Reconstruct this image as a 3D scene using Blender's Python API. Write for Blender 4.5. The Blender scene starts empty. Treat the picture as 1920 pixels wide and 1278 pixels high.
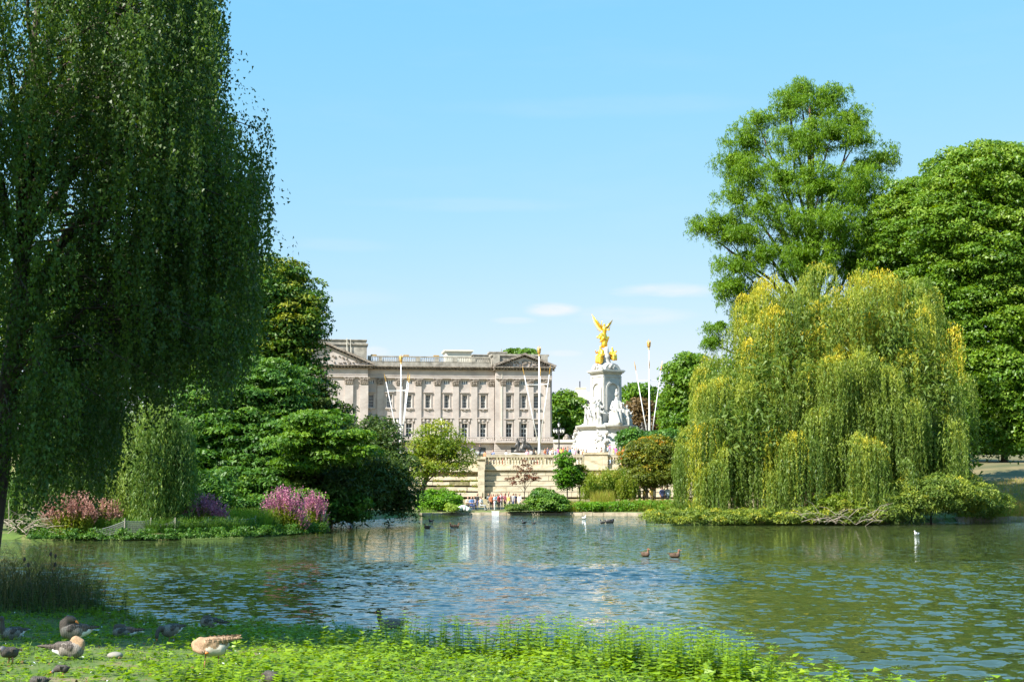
import bpy, bmesh, math, random
import numpy as np
from mathutils import Vector, Matrix
R = math.radians
rng = np.random.default_rng(7)
rnd = random.Random(7)
SC = bpy.context.scene
COL = SC.collection

# ------------------------------------------------------------------ camera
FPX = 50 / 36 * 1920
EYE = 2.9
PITCH = math.atan(261 / FPX)
cam_d = bpy.data.cameras.new("camera")
cam_d.lens = 50; cam_d.sensor_width = 36; cam_d.clip_start = 0.1; cam_d.clip_end = 9000
cam = bpy.data.objects.new("camera", cam_d); COL.objects.link(cam)
cam.location = (0, 0, EYE); cam.rotation_euler = (R(90) + PITCH, 0, 0)
SC.camera = cam

# ------------------------------------------------------------------ light
SUN_A, SUN_E = R(38), R(43)          # to the left and a little behind the camera
S_dir = Vector((-math.cos(SUN_A) * math.cos(SUN_E), -math.sin(SUN_A) * math.cos(SUN_E), math.sin(SUN_E)))
sun_d = bpy.data.lights.new("sun", 'SUN'); sun_d.energy = 5.0; sun_d.angle = R(0.53); sun_d.color = (1.0, 0.95, 0.86)
sun = bpy.data.objects.new("sun", sun_d); COL.objects.link(sun)
sun.rotation_euler = S_dir.to_track_quat('Z', 'Y').to_euler()
W = bpy.data.worlds.new("World"); SC.world = W; W.use_nodes = True
nt = W.node_tree; nt.nodes.clear()
def N(t, ty, **kw):
    n = t.nodes.new(ty)
    for k, v in kw.items():
        if k in n.inputs: n.inputs[k].default_value = v
        else: setattr(n, k, v)
    return n
def MATH(t, op, a, b=None, clamp=False):
    n = t.nodes.new('ShaderNodeMath'); n.operation = op; n.use_clamp = clamp
    for i, v in enumerate((a, b)):
        if v is None: continue
        if hasattr(v, 'links'): t.links.new(v, n.inputs[i])
        else: n.inputs[i].default_value = v
    return n.outputs[0]
sky = N(nt, 'ShaderNodeTexSky'); sky.sky_type = 'NISHITA'; sky.sun_disc = False
sky.sun_elevation = SUN_E; sky.sun_rotation = math.atan2(S_dir.x, S_dir.y) % (2 * math.pi)
sky.air_density = 1.0; sky.dust_density = 0.0; sky.ozone_density = 1.3; sky.altitude = 30
tc = N(nt, 'ShaderNodeTexCoord')
sep = N(nt, 'ShaderNodeSeparateXYZ'); nt.links.new(tc.outputs['Generated'], sep.inputs[0])
mp = N(nt, 'ShaderNodeMapping'); mp.inputs['Scale'].default_value = (5, 5, 26); nt.links.new(tc.outputs['Generated'], mp.inputs[0])
cn = N(nt, 'ShaderNodeTexNoise', Scale=1.4, Detail=6, Roughness=0.6); nt.links.new(mp.outputs[0], cn.inputs['Vector'])
def cloud(az, el, ra, re, amt):
    a = MATH(nt, 'ARCTAN2', sep.outputs[0], sep.outputs[1])
    da = MATH(nt, 'DIVIDE', MATH(nt, 'SUBTRACT', a, az), ra)
    de = MATH(nt, 'DIVIDE', MATH(nt, 'SUBTRACT', sep.outputs[2], el), re)
    r2 = MATH(nt, 'ADD', MATH(nt, 'MULTIPLY', da, da), MATH(nt, 'MULTIPLY', de, de))
    e = MATH(nt, 'SUBTRACT', 1.15, r2, True)
    m = MATH(nt, 'MULTIPLY', MATH(nt, 'SUBTRACT', MATH(nt, 'ADD', MATH(nt, 'MULTIPLY', e, .55), MATH(nt, 'MULTIPLY', cn.outputs[0], 1.6)), 1.0), 2.6, True)
    return MATH(nt, 'MULTIPLY', MATH(nt, 'MULTIPLY', m, e, True), amt)
def sd_of(px, py): return (px - 960) / FPX, math.sin(math.atan((900 - py) / FPX))
c = None
for (px, py, wx, wy, am) in ((1035, 580, 75, 17, .95), (960, 600, 60, 10, .4), (1250, 546, 140, 20, .75), (1190, 590, 150, 28, .5),
                             (705, 660, 45, 16, .9), (1060, 662, 50, 9, .5), (640, 460, 160, 18, .10), (1150, 190, 420, 30, .07), (860, 380, 300, 20, .10), (500, 560, 300, 25, .15), (2300, 500, 240, 30, .4)):
    a_, e_ = sd_of(px, py)
    k = cloud(a_, e_, wx / FPX, wy / FPX, am)
    c = k if c is None else MATH(nt, 'MAXIMUM', c, k)
band = MATH(nt, 'MULTIPLY', MATH(nt, 'SUBTRACT', cn.outputs[0], 0.52, True), 0.9, True)
c = MATH(nt, 'MAXIMUM', c, MATH(nt, 'MULTIPLY', band, 0.2))
sq = N(nt, 'ShaderNodeSeparateColor'); nt.links.new(sky.outputs[0], sq.inputs[0]); cq = N(nt, 'ShaderNodeCombineColor')
for i_, (g_, a_) in enumerate(((.9, .62), (.33, 1.746), (.06, 3.42))):       # film-like response, the same in every direction
    nt.links.new(MATH(nt, 'MULTIPLY', MATH(nt, 'POWER', sq.outputs[i_], g_), a_), cq.inputs[i_])
mx = N(nt, 'ShaderNodeMixRGB'); nt.links.new(c, mx.inputs[0]); nt.links.new(cq.outputs[0], mx.inputs[1]); mx.inputs[2].default_value = (3.3, 3.45, 3.6, 1)
bg = N(nt, 'ShaderNodeBackground', Strength=0.12); nt.links.new(mx.outputs[0], bg.inputs[0])
wo = N(nt, 'ShaderNodeOutputWorld'); nt.links.new(bg.outputs[0], wo.inputs[0])
vs = SC.view_settings; vs.view_transform = 'Standard'; vs.look = 'None'; vs.exposure = 1.22; vs.gamma = 1; vs.use_curve_mapping = False
cy = SC.cycles
cy.max_bounces = 6; cy.diffuse_bounces = 3; cy.glossy_bounces = 3; cy.transmission_bounces = 3; cy.transparent_max_bounces = 6
cy.caustics_reflective = False; cy.caustics_refractive = False; cy.sample_clamp_indirect = 6
SC.render.threads_mode = 'AUTO'
cy.use_denoising = True
try: cy.denoising_prefilter = 'ACCURATE'
except Exception: pass

# ------------------------------------------------------------------ layout helpers
cp, sp = math.cos(PITCH), math.sin(PITCH)
def at(px, py, Y):
    """point at distance Y that shows at photo pixel px, py"""
    xx = (px - 960) / FPX; yy = -(py - 639) / FPX
    d = (xx, cp - yy * sp, sp + yy * cp); t = Y / d[1]
    return Vector((d[0] * t, Y, EYE + d[2] * t))
def gnd(px, py, z=0.0):
    xx = (px - 960) / FPX; yy = -(py - 639) / FPX
    d = (xx, cp - yy * sp, sp + yy * cp); t = (z - EYE) / d[2]
    return (d[0] * t, d[1] * t)

# ------------------------------------------------------------------ materials
def new_mat(name):
    m = bpy.data.materials.new(name); m.use_nodes = True
    t = m.node_tree; b = t.nodes['Principled BSDF']
    return m, t, b
def plain(name, c, rough=0.6, metal=0.0, spec=0.5):
    m, t, b = new_mat(name); b.inputs['Base Color'].default_value = (*c, 1); b.inputs['Roughness'].default_value = rough
    b.inputs['Metallic'].default_value = metal; b.inputs['Specular IOR Level'].default_value = spec
    return m
def ramp(t, fac, stops):
    r = t.nodes.new('ShaderNodeValToRGB'); t.links.new(fac, r.inputs[0])
    while len(r.color_ramp.elements) < len(stops): r.color_ramp.elements.new(0.5)
    for e, (p, c) in zip(r.color_ramp.elements, stops): e.position = p; e.color = (*c, 1)
    return r.outputs[0]
def noisy(name, stops, scale=3, rough=0.85, bump=0.3, metal=0.0, detail=6, stretch=(1, 1, 1), dist=0.03, spec=0.3):
    m, t, b = new_mat(name)
    tcn = N(t, 'ShaderNodeTexCoord'); mpn = N(t, 'ShaderNodeMapping'); mpn.inputs['Scale'].default_value = stretch
    t.links.new(tcn.outputs['Object'], mpn.inputs[0])
    n = N(t, 'ShaderNodeTexNoise', Scale=scale, Detail=detail, Roughness=0.62); t.links.new(mpn.outputs[0], n.inputs['Vector'])
    t.links.new(ramp(t, n.outputs[0], stops), b.inputs['Base Color'])
    b.inputs['Roughness'].default_value = rough; b.inputs['Metallic'].default_value = metal; b.inputs['Specular IOR Level'].default_value = spec
    if bump:
        n2 = N(t, 'ShaderNodeTexNoise', Scale=scale * 4, Detail=5); t.links.new(mpn.outputs[0], n2.inputs['Vector'])
        bp = N(t, 'ShaderNodeBump', Strength=bump, Distance=dist); t.links.new(n2.outputs[0], bp.inputs['Height']); t.links.new(bp.outputs[0], b.inputs['Normal'])
    return m
def leaf_mat(name, stops, trans=0.35, rough=0.5, spec=0.35):
    """stops run over the per-leaf tint"""
    m, t, b = new_mat(name)
    a = N(t, 'ShaderNodeAttribute'); a.attribute_name = 'tint'
    stops = [(p_, (min(.7, c_[0] * 1.55), min(.7, c_[1] * 1.4), c_[2] * 1.0)) for p_, c_ in stops]
    c = ramp(t, a.outputs['Fac'], stops)
    t.links.new(c, b.inputs['Base Color']); b.inputs['Roughness'].default_value = rough; b.inputs['Specular IOR Level'].default_value = spec
    tr = N(t, 'ShaderNodeBsdfTranslucent'); hv = N(t, 'ShaderNodeHueSaturation', Hue=0.488, Saturation=1.1, Value=1.25)
    t.links.new(c, hv.inputs['Color']); t.links.new(hv.outputs[0], tr.inputs['Color'])
    mxs = N(t, 'ShaderNodeMixShader', Fac=trans); t.links.new(b.outputs[0], mxs.inputs[1]); t.links.new(tr.outputs[0], mxs.inputs[2])
    t.links.new(mxs.outputs[0], t.nodes['Material Output'].inputs[0])
    return m
def stops3(d, m, l): return [(0.0, d), (0.5, m), (1.0, l)]

M = {}
M['birch'] = leaf_mat('birch_leaf', stops3((.024, .058, .012), (.044, .095, .018), (.09, .165, .03)), .4, .45)
M['willow'] = leaf_mat('willow_leaf', [(0, (.045, .095, .022)), (.4, (.11, .18, .038)), (.72, (.21, .27, .045)), (1, (.42, .38, .04))], .42)
M['willow_l'] = leaf_mat('left_willow_leaf', stops3((.03, .075, .02), (.075, .15, .035), (.17, .26, .07)), .4)
M['cypress'] = leaf_mat('cypress_leaf', stops3((.045, .11, .008), (.085, .185, .010), (.15, .26, .015)), .42)
M['plane'] = leaf_mat('plane_leaf', stops3((.038, .10, .01), (.075, .165, .015), (.15, .245, .035)), .4, .45, .4)
M['lime'] = leaf_mat('lime_leaf', stops3((.022, .065, .01), (.045, .115, .014), (.16, .19, .02)), .33)
M['hornbeam'] = leaf_mat('hornbeam_leaf', stops3((.02, .065, .012), (.045, .125, .018), (.11, .21, .03)), .33)
M['maple'] = leaf_mat('maple_leaf', stops3((.03, .085, .008), (.06, .145, .012), (.12, .22, .02)), .36)
M['yew'] = leaf_mat('dark_leaf', stops3((.018, .042, .008), (.034, .068, .011), (.07, .12, .02)), .28)
M['light'] = leaf_mat('light_leaf', stops3((.06, .11, .012), (.11, .18, .018), (.24, .27, .03)), .4)
M['autumn'] = leaf_mat('autumn_leaf', [(0, (.045, .075, .015)), (.5, (.10, .14, .02)), (.78, (.26, .22, .02)), (1, (.42, .16, .03))], .4)
M['bronzeleaf'] = leaf_mat('copper_leaf', stops3((.05, .04, .02), (.09, .065, .03), (.14, .10, .05)), .3)
M['brownleaf'] = leaf_mat('reddish_leaf', stops3((.07, .035, .03), (.13, .065, .05), (.2, .11, .08)), .3)
M['bush'] = leaf_mat('bush_leaf', stops3((.03, .1, .006), (.07, .19, .01), (.14, .29, .02)), .38)
M['hedge'] = leaf_mat('hedge_leaf', [(0, (.06, .12, .01)), (.5, (.13, .2, .02)), (.8, (.22, .24, .05)), (1, (.3, .2, .09))], .4)
M['grass'] = leaf_mat('grass_blade', stops3((.04, .12, .008), (.09, .2, .015), (.17, .27, .05)), .4)
M['nettle'] = leaf_mat('nettle_leaf', stops3((.06, .135, .006), (.125, .235, .01), (.23, .33, .03)), .4, .42, .45)
M['dry'] = leaf_mat('dry_grass', stops3((.02, .035, .01), (.04, .06, .02), (.12, .10, .05)), .25)
M['purple'] = leaf_mat('purple_flower', stops3((.14, .06, .12), (.26, .10, .24), (.42, .2, .36)), .35)
M['mauve'] = leaf_mat('faded_flower', stops3((.14, .08, .09), (.26, .15, .17), (.38, .25, .26)), .35)
M['bark'] = noisy('bark', [(.3, (.035, .027, .02)), (.7, (.11, .09, .07))], 6, .9, .6, stretch=(1, 1, .3))
M['bark_red'] = noisy('reddish_bark', [(.3, (.07, .035, .022)), (.7, (.16, .09, .06))], 6, .9, .6, stretch=(1, 1, .3))
M['twig'] = noisy('pale_twig', [(.3, (.22, .18, .13)), (.7, (.42, .36, .28))], 8, .8, .2)
M['stone'] = noisy('palace_stone', [(.25, (.32, .275, .25)), (.5, (.44, .39, .355)), (.75, (.53, .48, .44))], .35, .9, .25, stretch=(1, 1, 1.6), dist=.05)
M['stone_dark'] = noisy('weathered_stone', [(.3, (.15, .14, .12)), (.55, (.32, .295, .25)), (.8, (.46, .42, .36))], .8, .9, .4, dist=.05)
M['stone_pale'] = noisy('pale_render', [(.3, (.55, .52, .44)), (.7, (.66, .63, .54))], .5, .85, .1)
M['carved'] = noisy('carved_stone', [(.35, (.13, .105, .085)), (.55, (.32, .275, .23)), (.75, (.48, .42, .36))], 2.2, .9, .9, dist=.3)
M['marble'] = noisy('white_marble', [(.25, (.34, .33, .30)), (.6, (.52, .51, .48))], .9, .55, .15, dist=.03)
M['marble_grey'] = noisy('grey_marble', [(.3, (.30, .30, .27)), (.7, (.5, .49, .45))], 1.2, .7, .2, dist=.03)
M['terrace'] = noisy('terrace_stone', [(.22, (.20, .17, .11)), (.42, (.42, .37, .27)), (.7, (.58, .52, .40))], .9, .92, .5, stretch=(1, 1, 2.5), dist=.04)
M['terrace2'] = noisy('terrace_stone_warm', [(.22, (.24, .20, .12)), (.45, (.47, .40, .28)), (.7, (.62, .56, .44))], 1.1, .92, .5, stretch=(1, 1, 2.5), dist=.04)
M['moss'] = noisy('mossy_stone', [(.3, (.08, .08, .03)), (.6, (.25, .22, .12)), (.8, (.45, .4, .3))], 2.4, .95, .6, dist=.04)
M['kerb'] = noisy('kerb_stone', [(.3, (.22, .18, .12)), (.7, (.46, .40, .30))], 2, .9, .4)
M['gold'] = noisy('gilding', [(.3, (.9, .48, .04)), (.7, (1.0, .66, .10))], 1.5, .34, .25, metal=0.85, dist=.05)
M['gold_dull'] = plain('dull_gold', (.5, .30, .08), .5, .6)
M['bronze'] = noisy('bronze', [(.3, (.03, .028, .025)), (.7, (.12, .11, .10))], 2, .45, .3, metal=.5)
M['white'] = plain('white_paint', (.78, .79, .8), .45)
M['iron'] = plain('black_iron', (.03, .03, .032), .45)
M['lamp'] = plain('lamp_glass', (.75, .75, .72), .3)
M['frame'] = plain('window_frame', (.62, .62, .6), .5)
m, t, b = new_mat('window_glass'); M['glass'] = m
b.inputs['Base Color'].default_value = (.045, .05, .055, 1); b.inputs['Roughness'].default_value = .12
M['curtain'] = plain('net_curtain', (.10, .10, .11), .8)
M['wire'] = plain('wire_mesh', (.25, .26, .24), .5, .3)
M['wood'] = noisy('weathered_wood', [(.3, (.2, .17, .13)), (.7, (.42, .38, .32))], 5, .85, .3)
M['tarp'] = noisy('pale_sheet', [(.35, (.25, .38, .22)), (.6, (.7, .72, .7))], 4, .5, .3)

# ------------------------------------------------------------------ mesh helpers
class MB:
    def __init__(s): s.v = []; s.f = []; s.m = []
    def add(s, vs, fs, mi=0):
        o = len(s.v); s.v += [tuple(p) for p in vs]
        for f in fs: s.f.append([o + i for i in f]); s.m.append(mi)
        return s
    def box(s, x0, x1, y0, y1, z0, z1, mi=0):
        v = [(x0, y0, z0), (x1, y0, z0), (x1, y1, z0), (x0, y1, z0), (x0, y0, z1), (x1, y0, z1), (x1, y1, z1), (x0, y1, z1)]
        return s.add(v, [(0, 3, 2, 1), (4, 5, 6, 7), (0, 1, 5, 4), (1, 2, 6, 5), (2, 3, 7, 6), (3, 0, 4, 7)], mi)
    def prism(s, pts, y0, y1, mi=0):
        """polygon in x, z pushed from y0 to y1"""
        n = len(pts); v = [(x, y0, z) for x, z in pts] + [(x, y1, z) for x, z in pts]
        f = [tuple(range(n)), tuple(range(2 * n - 1, n - 1, -1))] + [(i + n, (i + 1) % n + n, (i + 1) % n, i) for i in range(n)]
        return s.add(v, f, mi)
    def tube(s, path, rad, seg=6, mi=0, squash=None):
        path = [Vector(p) for p in path]; n = len(path)
        if not hasattr(rad, '__len__'): rad = [rad] * n
        vs = []; prev = None
        for i, p in enumerate(path):
            tg = (path[min(i + 1, n - 1)] - path[max(i - 1, 0)])
            if tg.length < 1e-9: tg = Vector((0, 0, 1))
            tg.normalize()
            if prev is None:
                a = Vector((0, 0, 1)) if abs(tg.z) < .9 else Vector((1, 0, 0))
                u = tg.cross(a).normalized()
            else: u = (prev - tg * prev.dot(tg)).normalized()
            prev = u; w = tg.cross(u); r = rad[i]
            for k in range(seg):
                an = 2 * math.pi * k / seg
                vs.append(p + u * math.cos(an) * r * (squash or 1) + w * math.sin(an) * r)
        fs = [(i * seg + k, i * seg + (k + 1) % seg, (i + 1) * seg + (k + 1) % seg, (i + 1) * seg + k) for i in range(n - 1) for k in range(seg)]
        fs += [tuple(range(seg - 1, -1, -1)), tuple((n - 1) * seg + k for k in range(seg))]
        return s.add(vs, fs, mi)
    def lathe(s, prof, seg=16, c=(0, 0), mi=0, sx=1, sy=1, rot=0):
        vs = [(c[0] + r * sx * math.cos(2 * math.pi * k / seg + rot), c[1] + r * sy * math.sin(2 * math.pi * k / seg + rot), z) for r, z in prof for k in range(seg)]
        n = len(prof)
        fs = [(i * seg + k, i * seg + (k + 1) % seg, (i + 1) * seg + (k + 1) % seg, (i + 1) * seg + k) for i in range(n - 1) for k in range(seg)]
        fs += [tuple(range(seg - 1, -1, -1)), tuple((n - 1) * seg + k for k in range(seg))]
        return s.add(vs, fs, mi)
    def ball(s, c, r, mi=0, sub=1):
        sx, sy, sz = r if hasattr(r, '__len__') else (r, r, r)
        prof = [(max(.02, math.sin(a)), -math.cos(a)) for a in [math.pi * i / (4 + 2 * sub) for i in range(5 + 2 * sub)]]
        n0 = len(s.v); s.lathe(prof, 6 + 2 * sub, mi=mi)
        for i in range(n0, len(s.v)):
            x, y, z = s.v[i]; s.v[i] = (c[0] + x * sx, c[1] + y * sy, c[2] + z * sz)
        return s
    def mesh(s, name, smooth=False):
        me = bpy.data.meshes.new(name); me.from_pydata(s.v, [], s.f)
        me.polygons.foreach_set('material_index', s.m)
        if smooth: me.polygons.foreach_set('use_smooth', [True] * len(s.f))
        me.update(); return me
def put(name, me, mats, parent=None, loc=None, rz=None, **pr):
    o = bpy.data.objects.new(name, me); COL.objects.link(o)
    if isinstance(me, bpy.types.Mesh) and mats and len(me.materials) == 0:
        for m_ in (mats if isinstance(mats, (list, tuple)) else [mats]): me.materials.append(M[m_] if isinstance(m_, str) else m_)
    if parent: o.parent = parent
    if loc is not None: o.location = loc
    if rz is not None: o.rotation_euler[2] = rz
    for k, v in pr.items(): o[{'cat': 'category'}.get(k, k)] = v
    return o
def thing(name, label, cat, loc=(0, 0, 0), rz=0, group=None):
    o = put(name, None, None, None, loc, rz, label=label, cat=cat)
    if group: o['group'] = group
    return o

# leaves: diamonds from numpy
def leaf_mesh(name, P, U, V, tint, fold=0.25):
    n = len(P); me = bpy.data.meshes.new(name)
    if n > 9000:            # small leaves by the ten thousand: one dart-shaped triangle each
        co = np.empty((n, 3, 3), np.float32); co[:, 0] = P + U; co[:, 1] = P - U * .8 + V; co[:, 2] = P - U * .8 - V
        me.vertices.add(n * 3); me.vertices.foreach_set('co', co.ravel()); me.loops.add(n * 3); me.loops.foreach_set('vertex_index', np.arange(n * 3, dtype=np.int32))
        me.polygons.add(n); me.polygons.foreach_set('loop_start', np.arange(0, n * 3, 3, dtype=np.int32))
        at_ = me.attributes.new('tint', 'FLOAT', 'POINT'); at_.data.foreach_set('value', np.repeat(np.clip(tint, 0, 1).astype(np.float32), 3)); me.update(calc_edges=True); return me
    nn = np.cross(U, V); nn /= (np.linalg.norm(nn, axis=1, keepdims=True) + 1e-9)
    h = nn * np.linalg.norm(V, axis=1, keepdims=True) * fold
    co = np.empty((n, 4, 3), np.float32)
    co[:, 0] = P - U; co[:, 1] = P + V + h; co[:, 2] = P + U; co[:, 3] = P - V + h
    me.vertices.add(n * 4); me.vertices.foreach_set('co', co.ravel())
    me.loops.add(n * 4); me.loops.foreach_set('vertex_index', np.arange(n * 4, dtype=np.int32))
    me.polygons.add(n); me.polygons.foreach_set('loop_start', np.arange(0, n * 4, 4, dtype=np.int32))
    at_ = me.attributes.new('tint', 'FLOAT', 'POINT'); at_.data.foreach_set('value', np.repeat(np.clip(tint, 0, 1).astype(np.float32), 4))
    me.update(calc_edges=True); return me
def unit(a): return a / (np.linalg.norm(a, axis=-1, keepdims=True) + 1e-9)
def rdir(n): return unit(rng.normal(size=(n, 3)))
def leaf_axes(nrm, n, droop=0.0):
    a = rdir(n); a[:, 2] -= droop; U = unit(a - nrm * np.sum(a * nrm, 1, keepdims=True)); V = np.cross(nrm, U)
    return U, V
def E(px, py, rx, ry, D, dep=None):
    """crown lobe: centre and radii, from where it shows at distance D"""
    c = at(px, py, D); s_ = D / FPX
    return (c.x, D, c.z, rx * s_, (rx * s_ if dep is None else dep), ry * s_)
def crown(Es, nclump, cr, lpc, leaf, flat=.65, droop=.3, fill=.25, asp=.55, jit=.3, tb=.45, tv=.25, edge=.72, zmin=None, front=.5, leafn=.8, seedtop=0.0):
    Es = np.array(Es); w = (Es[:, 3] * Es[:, 5] + Es[:, 4] * Es[:, 5] + Es[:, 3] * Es[:, 4]); w /= w.sum()
    k = nclump * 3; idx = rng.choice(len(Es), k, p=w); d = rdir(k)
    keep = (d[:, 1] < .25) | (rng.random(k) > front); idx = idx[keep]; d = d[keep]
    C = Es[idx, :3] + d * Es[idx, 3:6] * (edge + (1.04 - edge) * rng.random((len(d), 1)) ** .6)
    bad = np.zeros(len(C), bool)
    for e in Es: bad |= (np.sum(((C - e[:3]) / e[3:6]) ** 2, 1) < edge ** 2 * .8)
    C = C[~bad][:nclump]; d = d[~bad][:nclump]; K = len(C)
    crr = cr * (.55 + .8 * rng.random(K)); ct = tb + tv * rng.normal(size=K) * .7 + seedtop * d[:, 2]  # tint rises on upward clumps and falls on lower ones
    i2 = np.repeat(np.arange(K), (lpc * (crr / cr) ** 2 * (.5 + .5 * 1)).astype(int).clip(4)); n = len(i2)
    dd = rdir(n); dd[:, 2] = np.where((dd[:, 2] < -.15) & (rng.random(n) < .7), -dd[:, 2], dd[:, 2])
    rr = (.45 + .6 * rng.random((n, 1)) ** .6)
    P = C[i2] + dd * rr * crr[i2, None] * np.array([1.1, 1.1, flat]); P[:, 2] -= droop * crr[i2] * (rr[:, 0] ** 2) * .6
    nr = unit(dd * leafn + np.array([0, 0, .35]) + .55 * rng.normal(size=(n, 3)))
    U, V = leaf_axes(nr, n, droop); s_ = leaf * (.6 + .8 * rng.random((n, 1)))
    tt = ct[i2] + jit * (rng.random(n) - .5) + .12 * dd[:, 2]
    nf = int(n * fill)
    if nf:
        i3 = rng.choice(len(Es), nf, p=w); q = rdir(nf) * (edge * rng.random((nf, 1)) ** .35)
        Pf = Es[i3, :3] + q * Es[i3, 3:6]; nf_ = unit(rng.normal(size=(nf, 3)) + np.array([0, 0, .4])); Uf, Vf = leaf_axes(nf_, nf)
        P = np.vstack([P, Pf]); sf = leaf * 1.5 * (.6 + .8 * rng.random((nf, 1)))
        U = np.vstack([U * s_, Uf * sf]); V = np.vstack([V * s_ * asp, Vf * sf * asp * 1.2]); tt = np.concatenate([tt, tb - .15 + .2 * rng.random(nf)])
    else: U = U * s_; V = V * s_ * asp
    if zmin is not None: P[:, 2] = np.where(P[:, 2] < zmin, zmin + rng.random(len(P)) * .5, P[:, 2])
    return (P, U, V, tt), C
def merge(*L): return tuple(np.concatenate([l[i] for l in L]) for i in range(4))
def limbs(base, top, tips, r0, nl=9, seg=7, lean=None, bend=.12):
    mb = MB(); base = Vector(base); top = Vector(top); ax = top - base
    path = [base + ax * t_ + Vector((math.sin(t_ * 5) * bend * ax.length * .3, math.cos(t_ * 4) * bend * ax.length * .15, 0)) * t_ for t_ in (0, .06, .25, .45, .65, .85, 1)]
    mb.tube(path, [r0 * 1.35, r0, r0 * .86, r0 * .7, r0 * .5, r0 * .3, r0 * .12], seg)
    tips = list(tips)
    rnd.shuffle(tips)
    for tp in tips[:nl]:
        tp = Vector(tp); f = min(.92, max(.2, (tp.z - base.z) / max(ax.z, .1) * .62)); s0 = base + ax * f
        q = min(5, int(f * 6)); a0 = path[q].lerp(path[q + 1], f * 6 - q if q < 5 else .5) if q < 6 else s0
        # start on the trunk path itself
        fr = [0, .06, .25, .45, .65, .85, 1]
        for j in range(6):
            if fr[j] <= f <= fr[j + 1]: a0 = path[j].lerp(path[j + 1], (f - fr[j]) / (fr[j + 1] - fr[j]))
        L = (tp - a0).length; m1 = a0.lerp(tp, .35) + Vector((0, 0, L * .08)) + Vector([rnd.uniform(-1, 1) * L * .05 for _ in range(3)])
        m2 = a0.lerp(tp, .7) + Vector((0, 0, L * .06)) + Vector([rnd.uniform(-1, 1) * L * .06 for _ in range(3)])
        r1 = r0 * .42 * (1 - f * .5); mb.tube([a0, m1, m2, tp], [r1, r1 * .7, r1 * .45, r1 * .12], 5)
    return mb
def plant(name, label, cat, L, mat, wood=None, woodmat='bark', base=(0, 0, 0), group=None, crown_name='crown', wood_name='trunk', extra=()):
    """a tree or shrub: leaves and wood under one empty"""
    r = thing(name, label, cat, (0, 0, 0), 0, group)
    b_ = Vector(base); r.location = b_
    P, U, V, t_ = L
    put(crown_name, leaf_mesh(crown_name, P - np.array(b_), U, V, t_), mat, r, kind='stuff')
    if wood is not None:
        wood.v = [tuple(Vector(v_) - b_) for v_ in wood.v]
        put(wood_name, wood.mesh(wood_name, True), woodmat, r)
    for (nm, L2, m2) in extra:
        P, U, V, t_ = L2; put(nm, leaf_mesh(nm, P - np.array(b_), U, V, t_), m2, r, kind='stuff')
    return r
def strands(A, out, length, step, ll, lw, tint, spread=.05, arch=.5, sway=.25, jit=.2, ytop=0.0, zmin=-9):
    """hanging shoots: A anchors (n,3), out (n,3) the way each first leans, length (n,)"""
    ns = np.maximum(2, (length / step).astype(int)); i = np.repeat(np.arange(len(A)), ns); n = len(i)
    k = np.concatenate([np.arange(q) for q in ns]); s_ = (k + rng.random(n)) * step; L = length[i]
    ar = np.minimum(s_ / np.maximum(.6, .22 * L), 1)
    P = A[i] + out[i] * (arch * np.sin(ar * 1.5))[:, None]
    P[:, 2] += arch * .35 * np.sin(ar * 3.1) - np.maximum(0, s_ - .25) * 1.0
    ph = rng.random(len(A)) * 6.28; P[:, 0] += sway * np.sin(ph[i] + s_ * .8) * .35 * s_ / 3; P[:, 1] += sway * np.cos(ph[i] * 2 + s_ * .7) * .35 * s_ / 3
    P += rng.normal(size=(n, 3)) * spread
    a = rdir(n) * .62; a[:, 2] -= 1.0; U = unit(a); nr = rdir(n); V = unit(np.cross(U, nr)); sc = (.65 + .7 * rng.random((n, 1)))
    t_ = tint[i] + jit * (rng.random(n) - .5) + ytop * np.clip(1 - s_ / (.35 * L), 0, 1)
    kp = P[:, 2] > zmin
    return (P[kp], (U * ll * sc)[kp], (V * lw * sc)[kp], t_[kp])

# closed blobs fused into one skin
def figure(name, caps, voxel, smooth=2, mats=(), assign=None):
    """caps: (p0, p1, r0, r1, material index); fused into one continuous mesh"""
    mb = MB()
    for (p0, p1, r0, r1, mi) in caps:
        p0 = Vector(p0); p1 = Vector(p1)
        mb.ball(p0, r0, sub=2); mb.ball(p1, r1, sub=2)
        if (p1 - p0).length > 1e-4: mb.tube([p0, p0.lerp(p1, .5), p1], [r0, (r0 + r1) / 2, r1], 10)
    me = mb.mesh(name + '_raw'); o = bpy.data.objects.new('tmp', me); COL.objects.link(o)
    md = o.modifiers.new('r', 'REMESH'); md.mode = 'VOXEL'; md.voxel_size = voxel
    if smooth: ms = o.modifiers.new('s', 'SMOOTH'); ms.factor = .5; ms.iterations = smooth
    dg = bpy.context.evaluated_depsgraph_get(); out = bpy.data.meshes.new_from_object(o.evaluated_get(dg))
    bpy.data.objects.remove(o); bpy.data.meshes.remove(me); out.name = name
    out.materials.clear()
    for m_ in mats: out.materials.append(M[m_] if isinstance(m_, str) else m_)
    nF = len(out.polygons); c = np.empty(nF * 3); out.polygons.foreach_get('center', c); c = c.reshape(-1, 3)
    best = np.full(nF, 1e9); mi_ = np.zeros(nF, int)
    for (p0, p1, r0, r1, mi) in caps:
        a = np.array(p0, float); b_ = np.array(p1, float); ab = b_ - a; l2 = ab @ ab + 1e-9
        t_ = np.clip(((c - a) @ ab) / l2, 0, 1); dist = np.linalg.norm(c - a - t_[:, None] * ab, axis=1) - (r0 + (r1 - r0) * t_)
        k = dist < best; best[k] = dist[k]; mi_[k] = mi
    if assign is not None: mi_ = assign(c, mi_)
    out.polygons.foreach_set('material_index', mi_.astype(np.int32)); out.polygons.foreach_set('use_smooth', np.ones(nF, bool)); out.update()
    return out

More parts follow.
